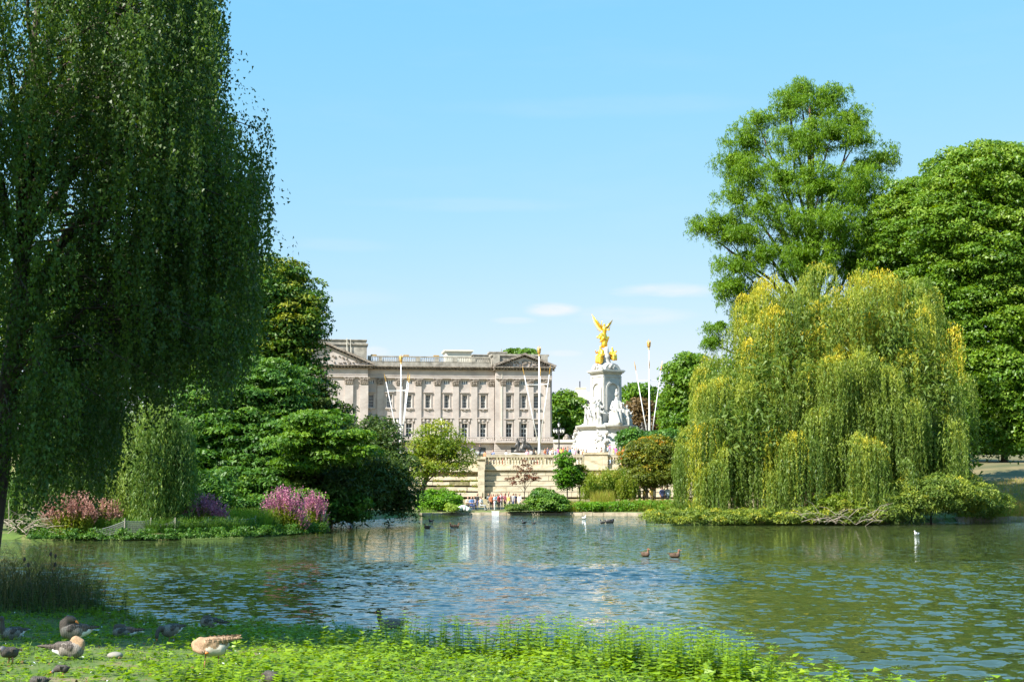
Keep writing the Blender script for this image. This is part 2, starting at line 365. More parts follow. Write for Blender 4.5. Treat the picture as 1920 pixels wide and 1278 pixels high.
# ------------------------------------------------------------------ terrain and water
far = [(-75, 70), gnd(-60, 1010), gnd(0, 1010), gnd(300, 1011), gnd(450, 1006), gnd(612, 996), gnd(622, 978), gnd(790, 966), gnd(880, 964), gnd(1050, 964.5), gnd(1212, 966),
       gnd(1216, 976), gnd(1262, 982), gnd(1500, 983), gnd(1660, 981), gnd(1720, 978), gnd(1795, 977), gnd(1960, 976), (75, 98), (95, 85), (95, -10), (30, -4)]
near = [(14, 4), (10.2, 9), (9.0, 13.4), (7.4, 16.0), (5.7, 18.4), (4.1, 20.4), (2.8, 22.0), (1.2, 23.3), (-.3, 23.9), (-1.2, 25.0), (-3.2, 27.2), (-6.4, 28.3), (-8.3, 31), (-10.4, 35.2), (-13, 39.5), (-22, 42), (-40, 44), (-75, 46)]
LAKE = np.array([tuple(p) for p in far + near])
def lake_sd(x, y):
    """distance to the lake's edge, positive on land"""
    x = np.asarray(x, float); y = np.asarray(y, float); d = np.full(x.shape, 1e9); ins = np.zeros(x.shape, bool); n = len(LAKE)
    for i in range(n):
        ax, ay = LAKE[i]; bx, by = LAKE[(i + 1) % n]; ex, ey = bx - ax, by - ay
        t_ = np.clip(((x - ax) * ex + (y - ay) * ey) / (ex * ex + ey * ey), 0, 1)
        d = np.minimum(d, np.hypot(x - ax - t_ * ex, y - ay - t_ * ey))
        cnd = ((ay > y) != (by > y)) & (x < ex * (y - ay) / (ey + 1e-12) + ax); ins ^= cnd
    return np.where(ins, -d, d)
def sst(a, b, x): t_ = np.clip((x - a) / (b - a), 0, 1); return t_ * t_ * (3 - 2 * t_)
def hgt(x, y):
    x = np.asarray(x, float); y = np.asarray(y, float); s_ = lake_sd(x, y)
    nearb = .07 + .055 * np.clip(s_, 0, 22) + .03 * np.sin(x * 1.3) * np.sin(y * 1.1) * np.clip(s_, 0, 1)
    farb = .24 + .012 * np.clip(s_, 0, 40)
    isfar = sst(48, 60, y)
    z = nearb * (1 - isfar) + farb * isfar
    hill = sst(28, 60, x) * sst(112, 185, y) * 4.8
    ter = (4.8 + 2.5 * sst(171, 250, y) + .9 * sst(250, 345, y))
    k = sst(170.25, 170.75, y)
    z = z * (1 - k) + np.maximum(ter, z) * k + hill * (1 - k)
    bank = np.clip(s_ / .25, 0, 1)
    zz = np.where(s_ > 0, -.25 + (z + .25) * bank, np.maximum(-1.3, -.25 + s_ * .5))
    return zz
def hz(x, y): return float(hgt(np.array([x]), np.array([y]))[0])
def axis(lo, hi, st, far_, g=1.25):
    a = list(np.arange(lo, hi + 1e-6, st)); s_ = st
    while a[-1] < far_: s_ *= g; a.append(a[-1] + s_)
    s_ = st
    while a[0] > -far_: s_ *= g; a.insert(0, a[0] - s_)
    return np.array(a)
gx = axis(-44, 52, .9, 6500); gy = axis(4, 176, .7, 6500)
gy = np.sort(np.concatenate([gy, [170.3, 170.6]]))
XX, YY = np.meshgrid(gx, gy); ZZ = hgt(XX, YY)
nx, ny = len(gx), len(gy); me = bpy.data.meshes.new('ground')
me.vertices.add(nx * ny); me.vertices.foreach_set('co', np.stack([XX, YY, ZZ], -1).astype(np.float32).ravel())
ii = (np.arange(ny - 1)[:, None] * nx + np.arange(nx - 1)[None, :]).ravel(); q = np.stack([ii, ii + 1, ii + 1 + nx, ii + nx], 1).astype(np.int32)
me.loops.add(q.size); me.loops.foreach_set('vertex_index', q.ravel()); me.polygons.add(len(q)); me.polygons.foreach_set('loop_start', np.arange(0, q.size, 4, dtype=np.int32))
me.polygons.foreach_set('use_smooth', np.ones(len(q), bool)); me.update(calc_edges=True)
m, t, b = new_mat('park_ground'); M['ground'] = m
geo = N(t, 'ShaderNodeNewGeometry'); n1 = N(t, 'ShaderNodeTexNoise', Scale=.9, Detail=7, Roughness=.7); t.links.new(geo.outputs['Position'], n1.inputs['Vector'])
g1 = ramp(t, n1.outputs[0], [(.3, (.045, .085, .012)), (.5, (.085, .14, .02)), (.62, (.19, .16, .07)), (.75, (.26, .21, .12))])
sx_ = N(t, 'ShaderNodeSeparateXYZ'); t.links.new(geo.outputs['Position'], sx_.inputs[0])
f1 = MATH(t, 'MULTIPLY', MATH(t, 'SUBTRACT', sx_.outputs[1], 122), .1, True)
n3 = N(t, 'ShaderNodeTexNoise', Scale=.25, Detail=6); t.links.new(geo.outputs['Position'], n3.inputs['Vector'])
g2 = ramp(t, n3.outputs[0], [(.3, (.2, .16, .07)), (.6, (.32, .25, .12)), (.8, (.2, .19, .07))])
f4 = MATH(t, 'MULTIPLY', MATH(t, 'SUBTRACT', sx_.outputs[0], 20), .1, True); g4 = ramp(t, n3.outputs[0], [(.3, (.07, .075, .02)), (.5, (.13, .11, .04)), (.7, (.22, .16, .07))]); mx4 = N(t, 'ShaderNodeMixRGB'); t.links.new(f4, mx4.inputs[0]); t.links.new(g2, mx4.inputs[1]); t.links.new(g4, mx4.inputs[2]); g2 = mx4.outputs[0]
mxx = N(t, 'ShaderNodeMixRGB'); t.links.new(f1, mxx.inputs[0]); t.links.new(g1, mxx.inputs[1]); t.links.new(g2, mxx.inputs[2]); t.links.new(mxx.outputs[0], b.inputs['Base Color'])
b.inputs['Roughness'].default_value = .95; bp = N(t, 'ShaderNodeBump', Strength=.6, Distance=.05); n2 = N(t, 'ShaderNodeTexNoise', Scale=14, Detail=5); t.links.new(geo.outputs['Position'], n2.inputs['Vector'])
t.links.new(n2.outputs[0], bp.inputs['Height']); t.links.new(bp.outputs[0], b.inputs['Normal'])
put('ground', me, 'ground', kind='structure', label='park ground around the lake')

m, t, b = new_mat('lake_water'); M['water'] = m
b.inputs['Base Color'].default_value = (.035, .05, .016, 1); b.inputs['Roughness'].default_value = .03; b.inputs['IOR'].default_value = 2.1
geo = N(t, 'ShaderNodeNewGeometry'); mpw = N(t, 'ShaderNodeMapping'); mpw.inputs['Scale'].default_value = (.8, 1.25, 1); mpw.inputs['Rotation'].default_value = (0, 0, R(7)); t.links.new(geo.outputs['Position'], mpw.inputs[0])
def slope(sc, det, amp, dist):
    w = N(t, 'ShaderNodeTexNoise', Scale=sc, Detail=det, Roughness=.5, Distortion=dist); t.links.new(mpw.outputs[0], w.inputs['Vector'])
    v1 = t.nodes.new('ShaderNodeVectorMath'); v1.operation = 'SUBTRACT'; t.links.new(w.outputs['Color'], v1.inputs[0]); v1.inputs[1].default_value = (.5, .5, .5)
    v2 = t.nodes.new('ShaderNodeVectorMath'); v2.operation = 'MULTIPLY'; t.links.new(v1.outputs[0], v2.inputs[0]); v2.inputs[1].default_value = (amp * .55, amp, 0); return v2.outputs[0]
def vadd(a_, b_):
    v = t.nodes.new('ShaderNodeVectorMath'); v.operation = 'ADD'; t.links.new(a_, v.inputs[0])
    if hasattr(b_, 'links'): t.links.new(b_, v.inputs[1])
    else: v.inputs[1].default_value = b_
    return v.outputs[0]
w3 = N(t, 'ShaderNodeTexNoise', Scale=.09, Detail=3, Roughness=.6); t.links.new(geo.outputs['Position'], w3.inputs['Vector'])
patch = MATH(t, 'ADD', MATH(t, 'MULTIPLY', MATH(t, 'SUBTRACT', w3.outputs[0], .38, True), 2.6, True), .55)
sl = vadd(slope(3.2, 2.5, .55, .5), slope(9, 2, .44, .3))
sy_ = N(t, 'ShaderNodeSeparateXYZ'); t.links.new(geo.outputs['Position'], sy_.inputs[0])
patch = MATH(t, 'MULTIPLY', patch, MATH(t, 'ADD', MATH(t, 'MULTIPLY', MATH(t, 'MULTIPLY', MATH(t, 'SUBTRACT', sy_.outputs[1], 38), .06, True), 1.5), 1.0))   # the open middle of the lake is more ruffled
vs_ = t.nodes.new('ShaderNodeVectorMath'); vs_.operation = 'SCALE'; t.links.new(sl, vs_.inputs[0]); t.links.new(patch, vs_.inputs['Scale'])
vn = t.nodes.new('ShaderNodeVectorMath'); vn.operation = 'NORMALIZE'; t.links.new(vadd(vs_.outputs[0], geo.outputs['Normal']), vn.inputs[0]); t.links.new(vn.outputs[0], b.inputs['Normal'])
# wavelets as real relief near the camera, flat beyond
xs_ = np.arange(-24, 27.01, .14); ys_ = np.arange(14, 54.01, .11); WX, WY = np.meshgrid(xs_, ys_); wz = np.zeros_like(WX); wr = np.random.default_rng(21)
for k in range(44):
    lam = .27 * (.85 / .27) ** wr.random(); th = R(90) + wr.normal() * .42; kx, ky = math.cos(th) * 6.283 / lam, math.sin(th) * 6.283 / lam; wz += .155 / math.sqrt(44) / (6.283 / lam) * 1.41 * np.sin(kx * WX + ky * WY + wr.random() * 6.283)
fade = sst(14, 16, WY) * (1 - sst(44, 53.5, WY)) * sst(-24, -22, WX) * (1 - sst(25, 27, WX)); gust = .55 + .6 * sst(-.4, .7, np.sin(WX * .21 + 1.3 * np.sin(WY * .13)) + .6 * np.sin(WY * .31 + WX * .1)); wz *= fade * gust
nwx, nwy = len(xs_), len(ys_); ii = (np.arange(nwy - 1)[:, None] * nwx + np.arange(nwx - 1)[None, :]).ravel(); q = np.stack([ii, ii + 1, ii + 1 + nwx, ii + nwx], 1)
cx_ = WX.ravel()[ii]; cy_ = WY.ravel()[ii]; keep = np.abs(cx_) < cy_ * .42 + 2.5; q = q[keep]
used = np.unique(q); remap = -np.ones(nwx * nwy, int); remap[used] = np.arange(len(used)); q = remap[q].astype(np.int32)
co = np.stack([WX.ravel()[used], WY.ravel()[used], wz.ravel()[used]], 1)
base_n = len(co); flat = np.array([(-110, -20, -.03), (110, -20, -.03), (110, 130, -.03), (-110, 130, -.03)])
me = bpy.data.meshes.new('lake_water'); me.vertices.add(base_n + 4); me.vertices.foreach_set('co', np.vstack([co, flat]).astype(np.float32).ravel())
q = np.vstack([q, [[base_n, base_n + 1, base_n + 2, base_n + 3]]]).astype(np.int32); me.loops.add(q.size); me.loops.foreach_set('vertex_index', q.ravel()); me.polygons.add(len(q)); me.polygons.foreach_set('loop_start', np.arange(0, q.size, 4, dtype=np.int32))
me.polygons.foreach_set('use_smooth', np.ones(len(q), bool)); me.update(calc_edges=True)
put('lake_water', me, 'water', kind='structure', label='rippled water of the park lake')
# ------------------------------------------------------------------ palace
PD = 344.0; PM = FPX / PD
pal = thing('palace', 'long pale stone palace with balustraded roofline behind the white monument', 'palace', (at(1033, 800, PD).x, PD, 8.2), R(8))
def pu(px): return (px - 1033) / PM
def pz(py): return (900 - py) / PM + EYE - 8.2
ROWS = [(pz(822.5), pz(795), 1.42), (pz(766.5), pz(742.5), 1.22), (pz(722.5), pz(715), 1.45)]
def window_mesh(w, h, nx_, nz_, bar=.09):
    f = MB(); fr = .11
    f.box(-w / 2, -w / 2 + fr, 0, .12, 0, h); f.box(w / 2 - fr, w / 2, 0, .12, 0, h); f.box(-w / 2 + fr, w / 2 - fr, 0, .12, 0, fr); f.box(-w / 2 + fr, w / 2 - fr, 0, .12, h - fr, h)
    for i in range(1, nx_): x = -w / 2 + w * i / nx_; f.box(x - bar / 2, x + bar / 2, .015, .1, fr, h - fr)
    for j in range(1, nz_):
        z = h * j / nz_; bb = bar * (1.5 if j * 2 == nz_ or nz_ == 3 and j == 2 else .8)
        for i in range(nx_):
            a = -w / 2 + w * i / nx_ + (fr if i == 0 else bar / 2); c_ = -w / 2 + w * (i + 1) / nx_ - (fr if i == nx_ - 1 else bar / 2)
            f.box(a, c_, .02, .09, z - bb / 2, z + bb / 2)
    return f.mesh('window')
def pane_mesh(w, h, cur):
    p = MB(); p.box(-w / 2 + .1, w / 2 - .1, .055, .07, .1, h - .1, 0)
    me_ = p.mesh('pane'); return me_
WM = [window_mesh(1.42, ROWS[0][1] - ROWS[0][0], 2, 3, .13), window_mesh(1.22, ROWS[1][1] - ROWS[1][0], 3, 4, .055), window_mesh(1.45, ROWS[2][1] - ROWS[2][0], 3, 1, .3)]
PMs = [pane_mesh(1.42, ROWS[0][1] - ROWS[0][0], 1), pane_mesh(1.22, ROWS[1][1] - ROWS[1][0], 1), pane_mesh(1.45, ROWS[2][1] - ROWS[2][0], 0)]
for me_ in WM: me_.materials.append(M['frame'])
for me_ in PMs: me_.materials.append(M['glass'])
def curtain_mesh(w, h): 
    p = MB(); p.box(-w / 2 + .12, -.14, .16, .18, .12, h - .12); p.box(.14, w / 2 - .12, .16, .18, .12, h - .12); return p.mesh('net_curtain')
def surround(kind, w, z0, z1):
    s = MB(); e = .26
    s.box(-w / 2 - e, -w / 2, -.14, .1, z0, z1 + .02); s.box(w / 2, w / 2 + e, -.14, .1, z0, z1 + .02)
    s.box(-w / 2 - e, w / 2 + e, -.15, .1, z1 + .02, z1 + .34)
    if kind != 'tall': s.box(-w / 2 - .42, w / 2 + .42, -.36, .1, z0 - .3, z0); s.box(-.2, .2, -.28, .05, z0 - .6, z0 - .3)
    if kind == 'flat' or kind == 'ped': s.box(-w / 2 - .5, w / 2 + .5, -.42, .1, z1 + .5, z1 + .7)
    if kind == 'ped': s.prism([(-w / 2 - .6, z1 + .7), (w / 2 + .6, z1 + .7), (0, z1 + 1.45)], -.4, .1)
    if kind == 'tall':
        s.box(-w / 2 - .3, w / 2 + .3, -.1, .1, z1 + .34, z1 + .9); s.ball((0, -.18, z1 + .7), (.42, .2, .36), sub=1)
        s.box(-w / 2 - .55, -w / 2 - .1, -.42, .1, z1 + .4, z1 + 1.15); s.box(w / 2 + .1, w / 2 + .55, -.42, .1, z1 + .4, z1 + 1.15)
        s.prism([(-w / 2 - .85, z1 + 1.15), (w / 2 + .85, z1 + 1.15), (w / 2 + .85, z1 + 1.3), (0.0, z1 + 2.05), (-w / 2 - .85, z1 + 1.3)], -.5, .1)
    if kind == 'tallflat':
        s.box(-w / 2 - .3, w / 2 + .3, -.2, .1, z1 + .34, z1 + .95); s.box(-w / 2 - .6, w / 2 + .6, -.5, .1, z1 + .95, z1 + 1.2)
    return s.mesh('window_surround')
SUR = {}
def facade(x0, x1, yf, wins, k0=ROWS):
    """front skin with real openings: wins are x centres"""
    s = MB(); zl = pz(828)
    zprev = zl
    for (za, zb, w) in ROWS:
        s.box(x0, x1, yf, yf + .9, zprev, za)
        xs = x0
        for wx in sorted(wins):
            s.box(xs, wx - w / 2, yf, yf + .9, za, zb); xs = wx + w / 2
        s.box(xs, x1, yf, yf + .9, za, zb); zprev = zb
    s.box(x0, x1, yf, yf + .9, zprev, pz(690))
    return s
def add_windows(wins, yf, kinds):
    for wx in wins:
        for r_, (za, zb, w) in enumerate(ROWS):
            o = put('window', WM[r_], None, pal, (wx, yf + .38, za)); put('pane', PMs[r_], None, o, (0, 0, 0))
            if r_ < 2:
                if ('c', r_) not in SUR: cm = curtain_mesh(w, zb - za); cm.materials.append(M['curtain']); SUR[('c', r_)] = cm
                if rnd.random() < .5: put('net_curtain', SUR[('c', r_)], None, o, (0, 0, 0))
                kd = kinds(wx, r_)
                if (kd, r_) not in SUR: sm = surround(kd, w, 0, zb - za); sm.materials.append(M['stone']); SUR[(kd, r_)] = sm
                put('window_surround', SUR[(kd, r_)], None, pal, (wx, yf, za))
mw = [pu(x) for x in (697, 731, 767, 802, 837, 870.5, 905)]; rw = [pu(x) for x in (952, 980, 1003.5)]
lw = [pu(x) for x in (618, 590, 560)]
XL = pu(500)
wall = facade(pu(690), pu(927), 0, mw); wall2 = facade(pu(927), 0, -1.5, rw); wall3 = facade(XL, pu(690), -2.2, lw)
core = MB(); core.box(XL, -.02, .92, 24, 0, pz(690)); core.box(pu(927) + .02, -.02, -.6, .9, 0, pz(829)); core.box(XL, pu(690) - .02, -1.3, .9, 0, pz(829))
for w_ in (wall, wall2, wall3): put('wall', w_.mesh('wall'), 'stone', pal)
put('core', core.mesh('core'), 'stone', pal)
add_windows(mw, 0, lambda x, r_: 'tall' if r_ == 0 else 'flat')
add_windows(rw, -1.5, lambda x, r_: ('tall' if abs(x - rw[1]) < .1 else 'tallflat') if r_ == 0 else ('ped' if abs(x - rw[1]) < .1 else 'flat'))
add_windows(lw, -2.2, lambda x, r_: 'tall' if r_ == 0 else 'flat')
# rusticated base courses
zb0 = 0
for k in range(7):
    c_ = MB(); z0 = k * .545; z1 = z0 + .49
    c_.box(pu(690), pu(925), -.35, .92, z0, z1); c_.box(pu(925) + .01, .35, -1.9, -.6, z0, z1); c_.box(XL, pu(690) - .01, -2.6, -1.3, z0, z1)
    put('base_course', c_.mesh('base_course'), 'stone', pal)
gap = MB(); gap.box(pu(690), pu(925), -.22, .9, 0, pz(829)); put('base_backing', gap.mesh('base_backing'), 'stone_dark', pal)
bw_ = MB()
for x in (905, 870, 960, 1003, 837): bw_ = MB(); yy = -1.93 if x > 927 else -.38; bw_.box(pu(x) - .6, pu(x) + .6, yy, yy + .5, 1.0, 2.5); put('window', bw_.mesh('window'), 'glass', pal, label='small dark ground floor window')
# balcony band and balustrade
bal = MB()
for (a, c_, y_) in ((pu(690), pu(925), 0), (pu(925), .3, -1.5), (XL, pu(690), -2.2)):
    bal.box(a + .02, c_, y_ - 1.3, y_ + .02, pz(831), pz(828)); bal.box(a + .02, c_, y_ - 1.25, y_ - .95, pz(821.5), pz(820)); bal.box(a + .02, c_, y_ - 1.2, y_ - 1.0, pz(828), pz(827.4))
    x = a + .4; i = 0
    while x < c_ - .3:
        if i % 9 == 0: bal.box(x - .1, x + .7, y_ - 1.28, y_ - .92, pz(827.4), pz(821.5)); x += .95
        else: bal.lathe([(.09, pz(827.4)), (.13, pz(825.5)), (.07, pz(822.5)), (.1, pz(821.5))], 5, (x, y_ - 1.1)); x += .42
        i += 1
put('balcony', bal.mesh('balcony'), 'stone', pal)
# pilasters with carved capitals
def pil(x, y_, w, pr):
    s = MB(); s.box(-w / 2, w / 2, -pr, .02, pz(826), pz(725)); s.box(-w / 2 - .15, w / 2 + .15, -pr - .14, .02, pz(828) + .01, pz(826))
    o = put('pilaster', s.mesh('pilaster'), 'stone', pal, (x, y_, 0))
    c_ = MB(); z0, z1 = pz(725), pz(712)
    c_.prism([(-w / 2 - .02, z0), (w / 2 + .02, z0), (w / 2 + .3, z1 - .3), (-w / 2 - .3, z1 - .3)], -pr - .15, .02); c_.box(-w / 2 - .38, w / 2 + .38, -pr - .3, .02, z1 - .3, z1)
    for i in range(4):
        for j in range(3): c_.ball((-w / 2 + w * (i + .5) / 4 + (j - 1) * .05, -pr - .16 - .06 * j, z0 + .28 + .4 * j), (w / 8 + .03 * j, .14, .2), sub=0)
    put('capital', c_.mesh('capital'), 'carved', o)
for x in (714, 749, 784, 819.5, 853.5, 888, 920): pil(pu(x), 0, 1.5, .32)
for x in (941, 966, 993): pil(pu(x), -1.5, 1.25, .4)
pil(pu(1024), -1.5, 1.4, .4)
for x in (656, 683.5): pil(pu(x), -2.2, 1.9, .5)
for x in (604, 574): pil(pu(x), -2.2, 1.9, .5)
# entablature
ent = MB()
for (a, c_, y_) in ((pu(690), pu(927), 0), (pu(927), 0, -1.5), (XL, pu(690), -2.2)):
    ent.box(a + .003, c_ + .003, y_ - .42, y_ + .005, pz(712) + .002, pz(708)); ent.box(a + .003, c_ + .003, y_ - .5, y_ + .005, pz(708), pz(706.8)); ent.box(a + .003, c_, y_ - .36, y_ + .005, pz(706.8), pz(696.5))
put('frieze', ent.mesh('frieze'), 'stone', pal)
cor = MB()
for (a, c_, y_) in ((pu(690), pu(927), 0), (pu(927) - .6, .7, -1.5), (XL, pu(690) + 1.1, -2.2)):
    cor.box(a, c_, y_ - .7, y_ + .4, pz(696.5), pz(695.4)); cor.box(a, c_, y_ - 1.25, y_ + .4, pz(693), pz(691.4)); cor.box(a, c_, y_ - 1.4, y_ + .4, pz(691.4), pz(690) + .01)
    x = a + .3
    while x < c_ - .2: cor.box(x - .17, x + .17, y_ - 1.1, y_, pz(695.4), pz(693)); x += .75
put('cornice', cor.mesh('cornice'), 'carved', pal)
# parapet and roof balustrade
par = MB(); par.box(pu(690), pu(920), -.2, .5, pz(690), pz(681.5)); put('parapet', par.mesh('parapet'), 'stone_dark', pal)
rb = MB(); rb.box(pu(690), pu(920), -.3, .3, pz(673), pz(671)); rb.box(pu(690), pu(920), -.25, .25, pz(681.5), pz(680.6))
x = pu(690) + .3
bays = [(690, 697), (710, 717), (745, 752), (779, 787), (814, 822), (848, 856), (883, 890), (917, 920)]
for a, c_ in bays: rb.box(pu(a), pu(c_), -.28, .28, pz(680.6), pz(673))
for (a, c_) in [(bays[i][1], bays[i + 1][0]) for i in range(len(bays) - 1)]:
    n = int((pu(c_) - pu(a)) / .43)
    for i in range(n): rb.lathe([(.08, pz(680.6)), (.14, pz(678.2)), (.06, pz(674.6)), (.1, pz(673))], 5, (pu(a) + (i + .5) * (pu(c_) - pu(a)) / n, 0))
put('roof_balustrade', rb.mesh('roof_balustrade'), 'stone_dark', pal)
orn = MB()
for x in (697, 757, 813): 
    for k in range(4): orn.ball((pu(x) + k * .35, 0, pz(670.4)), (.22, .22, .3), sub=0)
put('roof_ornament', orn.mesh('roof_ornament'), 'gold_dull', pal, kind='stuff')
# pediments
def pediment(x0, x1, xa, za, zb, yf, nm):
    p = MB(); p.prism([(x0 + .6, zb + .02), (x1 - .6, zb + .02), (xa, za - .5)], yf, yf + 1.0); o = put('pediment', p.mesh('pediment'), 'stone', pal)
    for sx0, sx1 in ((x0, xa), (x1, xa)):
        q_ = MB(); q_.prism([(sx0, zb + .02), (sx1, za - .05), (sx1, za + .45), (sx0 - (.35 if sx0 < sx1 else -.35), zb + .42)], yf - .95, yf + 1.0)
        n = 14
        for i in range(1, n): xx = sx0 + (sx1 - sx0) * i / n; zz = zb + (za - zb) * i / n; q_.box(xx - .12, xx + .12, yf - .7, yf, zz - .32, zz - .02)
        put('raking_cornice', q_.mesh('raking_cornice'), 'carved', o)
    s = MB(); w = (x1 - x0) / 2; r_ = random.Random(5)
    s.lathe([(.45, 0), (.62, .05), (.62, .2), (.45, .25)], 14); s.v = [(xa + v_[0] , yf - v_[2] , zb + (za - zb) * .38 + v_[1]) for v_ in s.v]
    for i in range(34):
        fx = r_.uniform(-.72, .72); hh = (1 - abs(fx)) * (za - zb) * .62
        s.ball((xa + fx * w, yf - .05, zb + .35 + r_.random() * max(.1, hh - .5)), (r_.uniform(.2, .5), .25, r_.uniform(.15, .35)), sub=0)
    put('relief', s.mesh('relief'), 'carved', o, kind='stuff')
pediment(pu(927) - .6, pu(1039), pu(981), pz(667), pz(690), -1.6, 'r')
pediment(pu(528), pu(700), pu(614), pz(652), pz(690), -2.4, 'l')
att = MB(); att.box(pu(923), pu(1026), -.5, 10, pz(690), pz(668.5)); att.box(pu(920), pu(1029), -.8, 10.3, pz(668.5), pz(665)); att.box(pu(923), pu(935), -1.2, -.5, pz(690), pz(668)); att.box(pu(1014), pu(1026), -1.1, -.5, pz(690), pz(668))
put('attic', att.mesh('attic'), 'stone_dark', pal)
att = MB(); att.box(XL, pu(688), -1, 12, pz(690), pz(652)); att.box(XL - .3, pu(690.5), -1.3, 12.3, pz(652), pz(649.5)); att.box(XL, pu(687), -.9, 11.9, pz(649.5), pz(643.5)); att.box(XL, pu(688.5), -1.15, 12.2, pz(643.5), pz(642))
put('attic', att.mesh('attic'), 'stone_dark', pal, label='tall attic block of the central pavilion')
lp = MB(); lp.box(pu(650.6), pu(652), -1.4, -1.25, pz(680), pz(640)); lp.box(pu(657.6), pu(658.6), -1.4, -1.28, pz(680), pz(641)); put('drain_pipe', lp.mesh('drain_pipe'), 'stone_pale', pal)
hs_ = MB(); hs_.box(pu(841), pu(890), 8, 15, pz(682), pz(657)); hs_.box(pu(839), pu(892), 7.7, 15.3, pz(657), pz(655.3)); hs_.box(pu(837.5), pu(893.5), 7.4, 15.6, pz(655.3), pz(652.5)); put('roof_housing', hs_.mesh('roof_housing'), 'stone_pale', pal, label='pale rectangular rooftop housing')
ch = MB(); ch.box(pu(891), pu(921), 5, 9, pz(682), pz(664)); ch.box(pu(889), pu(921), 4.8, 9.2, pz(664), pz(662.5)); ch.box(pu(922), pu(953), 4, 8, pz(670), pz(660)); ch.box(pu(920), pu(955), 3.8, 8.2, pz(660), pz(657.5)); ch.box(pu(944), pu(945.3), 5, 5.2, pz(657.5), pz(651))
put('chimney', ch.mesh('chimney'), 'stone_dark', pal)
rf = MB(); rf.box(pu(690), pu(922), .6, 24, pz(690), pz(688)); put('roof', rf.mesh('roof'), 'stone_dark', pal)
dp = MB(); dp.box(pu(938), pu(938.9), -2.05, -1.52, pz(828), pz(700)); put('drain_pipe', dp.mesh('drain_pipe'), 'stone_pale', pal)

# ------------------------------------------------------------------ monument
MD = 258.0; MS = MD / FPX; mz0 = 7.2
mc = at(1137, 800, MD); mon = thing('monument', 'white marble monument topped by a gilded winged figure', 'monument', (mc.x, MD, mz0))
def mz(py): return (900 - py) * MS + EYE - mz0
TH = R(31)
pod = MB(); r0 = 60 * MS
prof = [(62.5, 860), (62, 842), (60.5, 838), (60, 834), (56, 828), (51.5, 820), (49.5, 812), (49, 806), (51, 803.5), (57, 801.5), (57.5, 799), (47, 797), (45, 795)]
pod.lathe([(r * MS, mz(y)) for r, y in prof], 40); put('podium', pod.mesh('podium', False), 'marble', mon)
for k in range(4):
    an = TH + R(45) + k * R(90); rbm = MB(); rbm.prism([(45 * MS, mz(797)), (57.5 * MS, mz(798.5)), (57.5 * MS, mz(803)), (52.5 * MS, mz(806)), (53 * MS, mz(815)), (58 * MS, mz(826)), (65 * MS, mz(836)), (66 * MS, mz(860)), (45 * MS, mz(860))], -.85, .85)
    put('buttress', rbm.mesh('buttress'), 'marble', mon, (0, 0, 0), an - 0)
    s = MB(); rr_ = random.Random(k)
    for j in range(16): s.ball((60 * MS + rr_.uniform(-.5, .25), rr_.uniform(-1.3, 1.3), mz(rr_.uniform(812, 838))), (rr_.uniform(.2, .45), rr_.uniform(.2, .45), rr_.uniform(.2, .5)), sub=0)
    put('carved_trophy', s.mesh('carved_trophy', True), 'marble', mon, (0, 0, 0), an, kind='stuff')
# pylon, square in plan and turned
def rotbox(mb_, w, z0, z1, w1=None):
    w1 = w if w1 is None else w1; n = [( -1, -1), (1, -1), (1, 1), (-1, 1)]
    v = [(x * w / 2, y * w / 2, z0) for x, y in n] + [(x * w1 / 2, y * w1 / 2, z1) for x, y in n]
    mb_.add(v, [(3, 2, 1, 0), (4, 5, 6, 7), (0, 1, 5, 4), (1, 2, 6, 5), (2, 3, 7, 6), (3, 0, 4, 7)])
PW = 40.0 * MS
py_ = MB(); rotbox(py_, PW * 1.25, mz(799), mz(777)); rotbox(py_, PW * 1.17, mz(777), mz(774), PW * 1.05); rotbox(py_, PW, mz(774), mz(703)); rotbox(py_, PW * 1.06, mz(774), mz(770)); rotbox(py_, PW * 1.05, mz(708), mz(706))
put('pylon', py_.mesh('pylon'), 'marble', mon, (0, 0, 0), TH)
co = MB(); rotbox(co, PW * 1.06, mz(703), mz(700), PW * 1.12); rotbox(co, PW * 1.22, mz(700), mz(698)); rotbox(co, PW * 1.30, mz(698), mz(695.5)); rotbox(co, PW * 1.24, mz(695.5), mz(694.5))
put('cornice', co.mesh('cornice'), 'marble_grey', mon, (0, 0, 0), TH)
for k in range(4):        # framed panels and a niche on each face
    pn = MB(); h = PW / 2; e = .12
    pn.box(-h, -h + .35, -h - e, -h, mz(770), mz(708)); pn.box(h - .35, h, -h - e, -h, mz(770), mz(708)); 
    arc = [(1.15 * math.cos(a), 1.15 * math.sin(a)) for a in [math.pi * i / 12 for i in range(13)]]; arc2 = [(1.5 * math.cos(a), 1.5 * math.sin(a)) for a in [math.pi * i / 12 for i in range(13)]]
    za = mz(732)
    for i in range(12): (ax, az), (bx, bz), (cx, cz), (dx, dz) = arc[i], arc[i + 1], arc2[i + 1], arc2[i]; pn.prism([(ax, za + az), (dx, za + dz), (cx, za + cz), (bx, za + bz)][::-1], -h - .25, -h)
    pn.box(-1.5, -1.15, -h - .25, -h, mz(770), za); pn.box(1.15, 1.5, -h - .25, -h, mz(770), za)
    put('niche_frame', pn.mesh('niche_frame'), 'marble', mon, (0, 0, 0), TH + k * R(90))
cap = MB(); 
cap.lathe([(PW * .56, mz(694.5)), (PW * .56, mz(691)), (PW * .5, mz(686)), (PW * .38, mz(682)), (PW * .2, mz(680.5))], 20); put('domed_cap', cap.mesh('domed_cap', True), 'marble', mon)
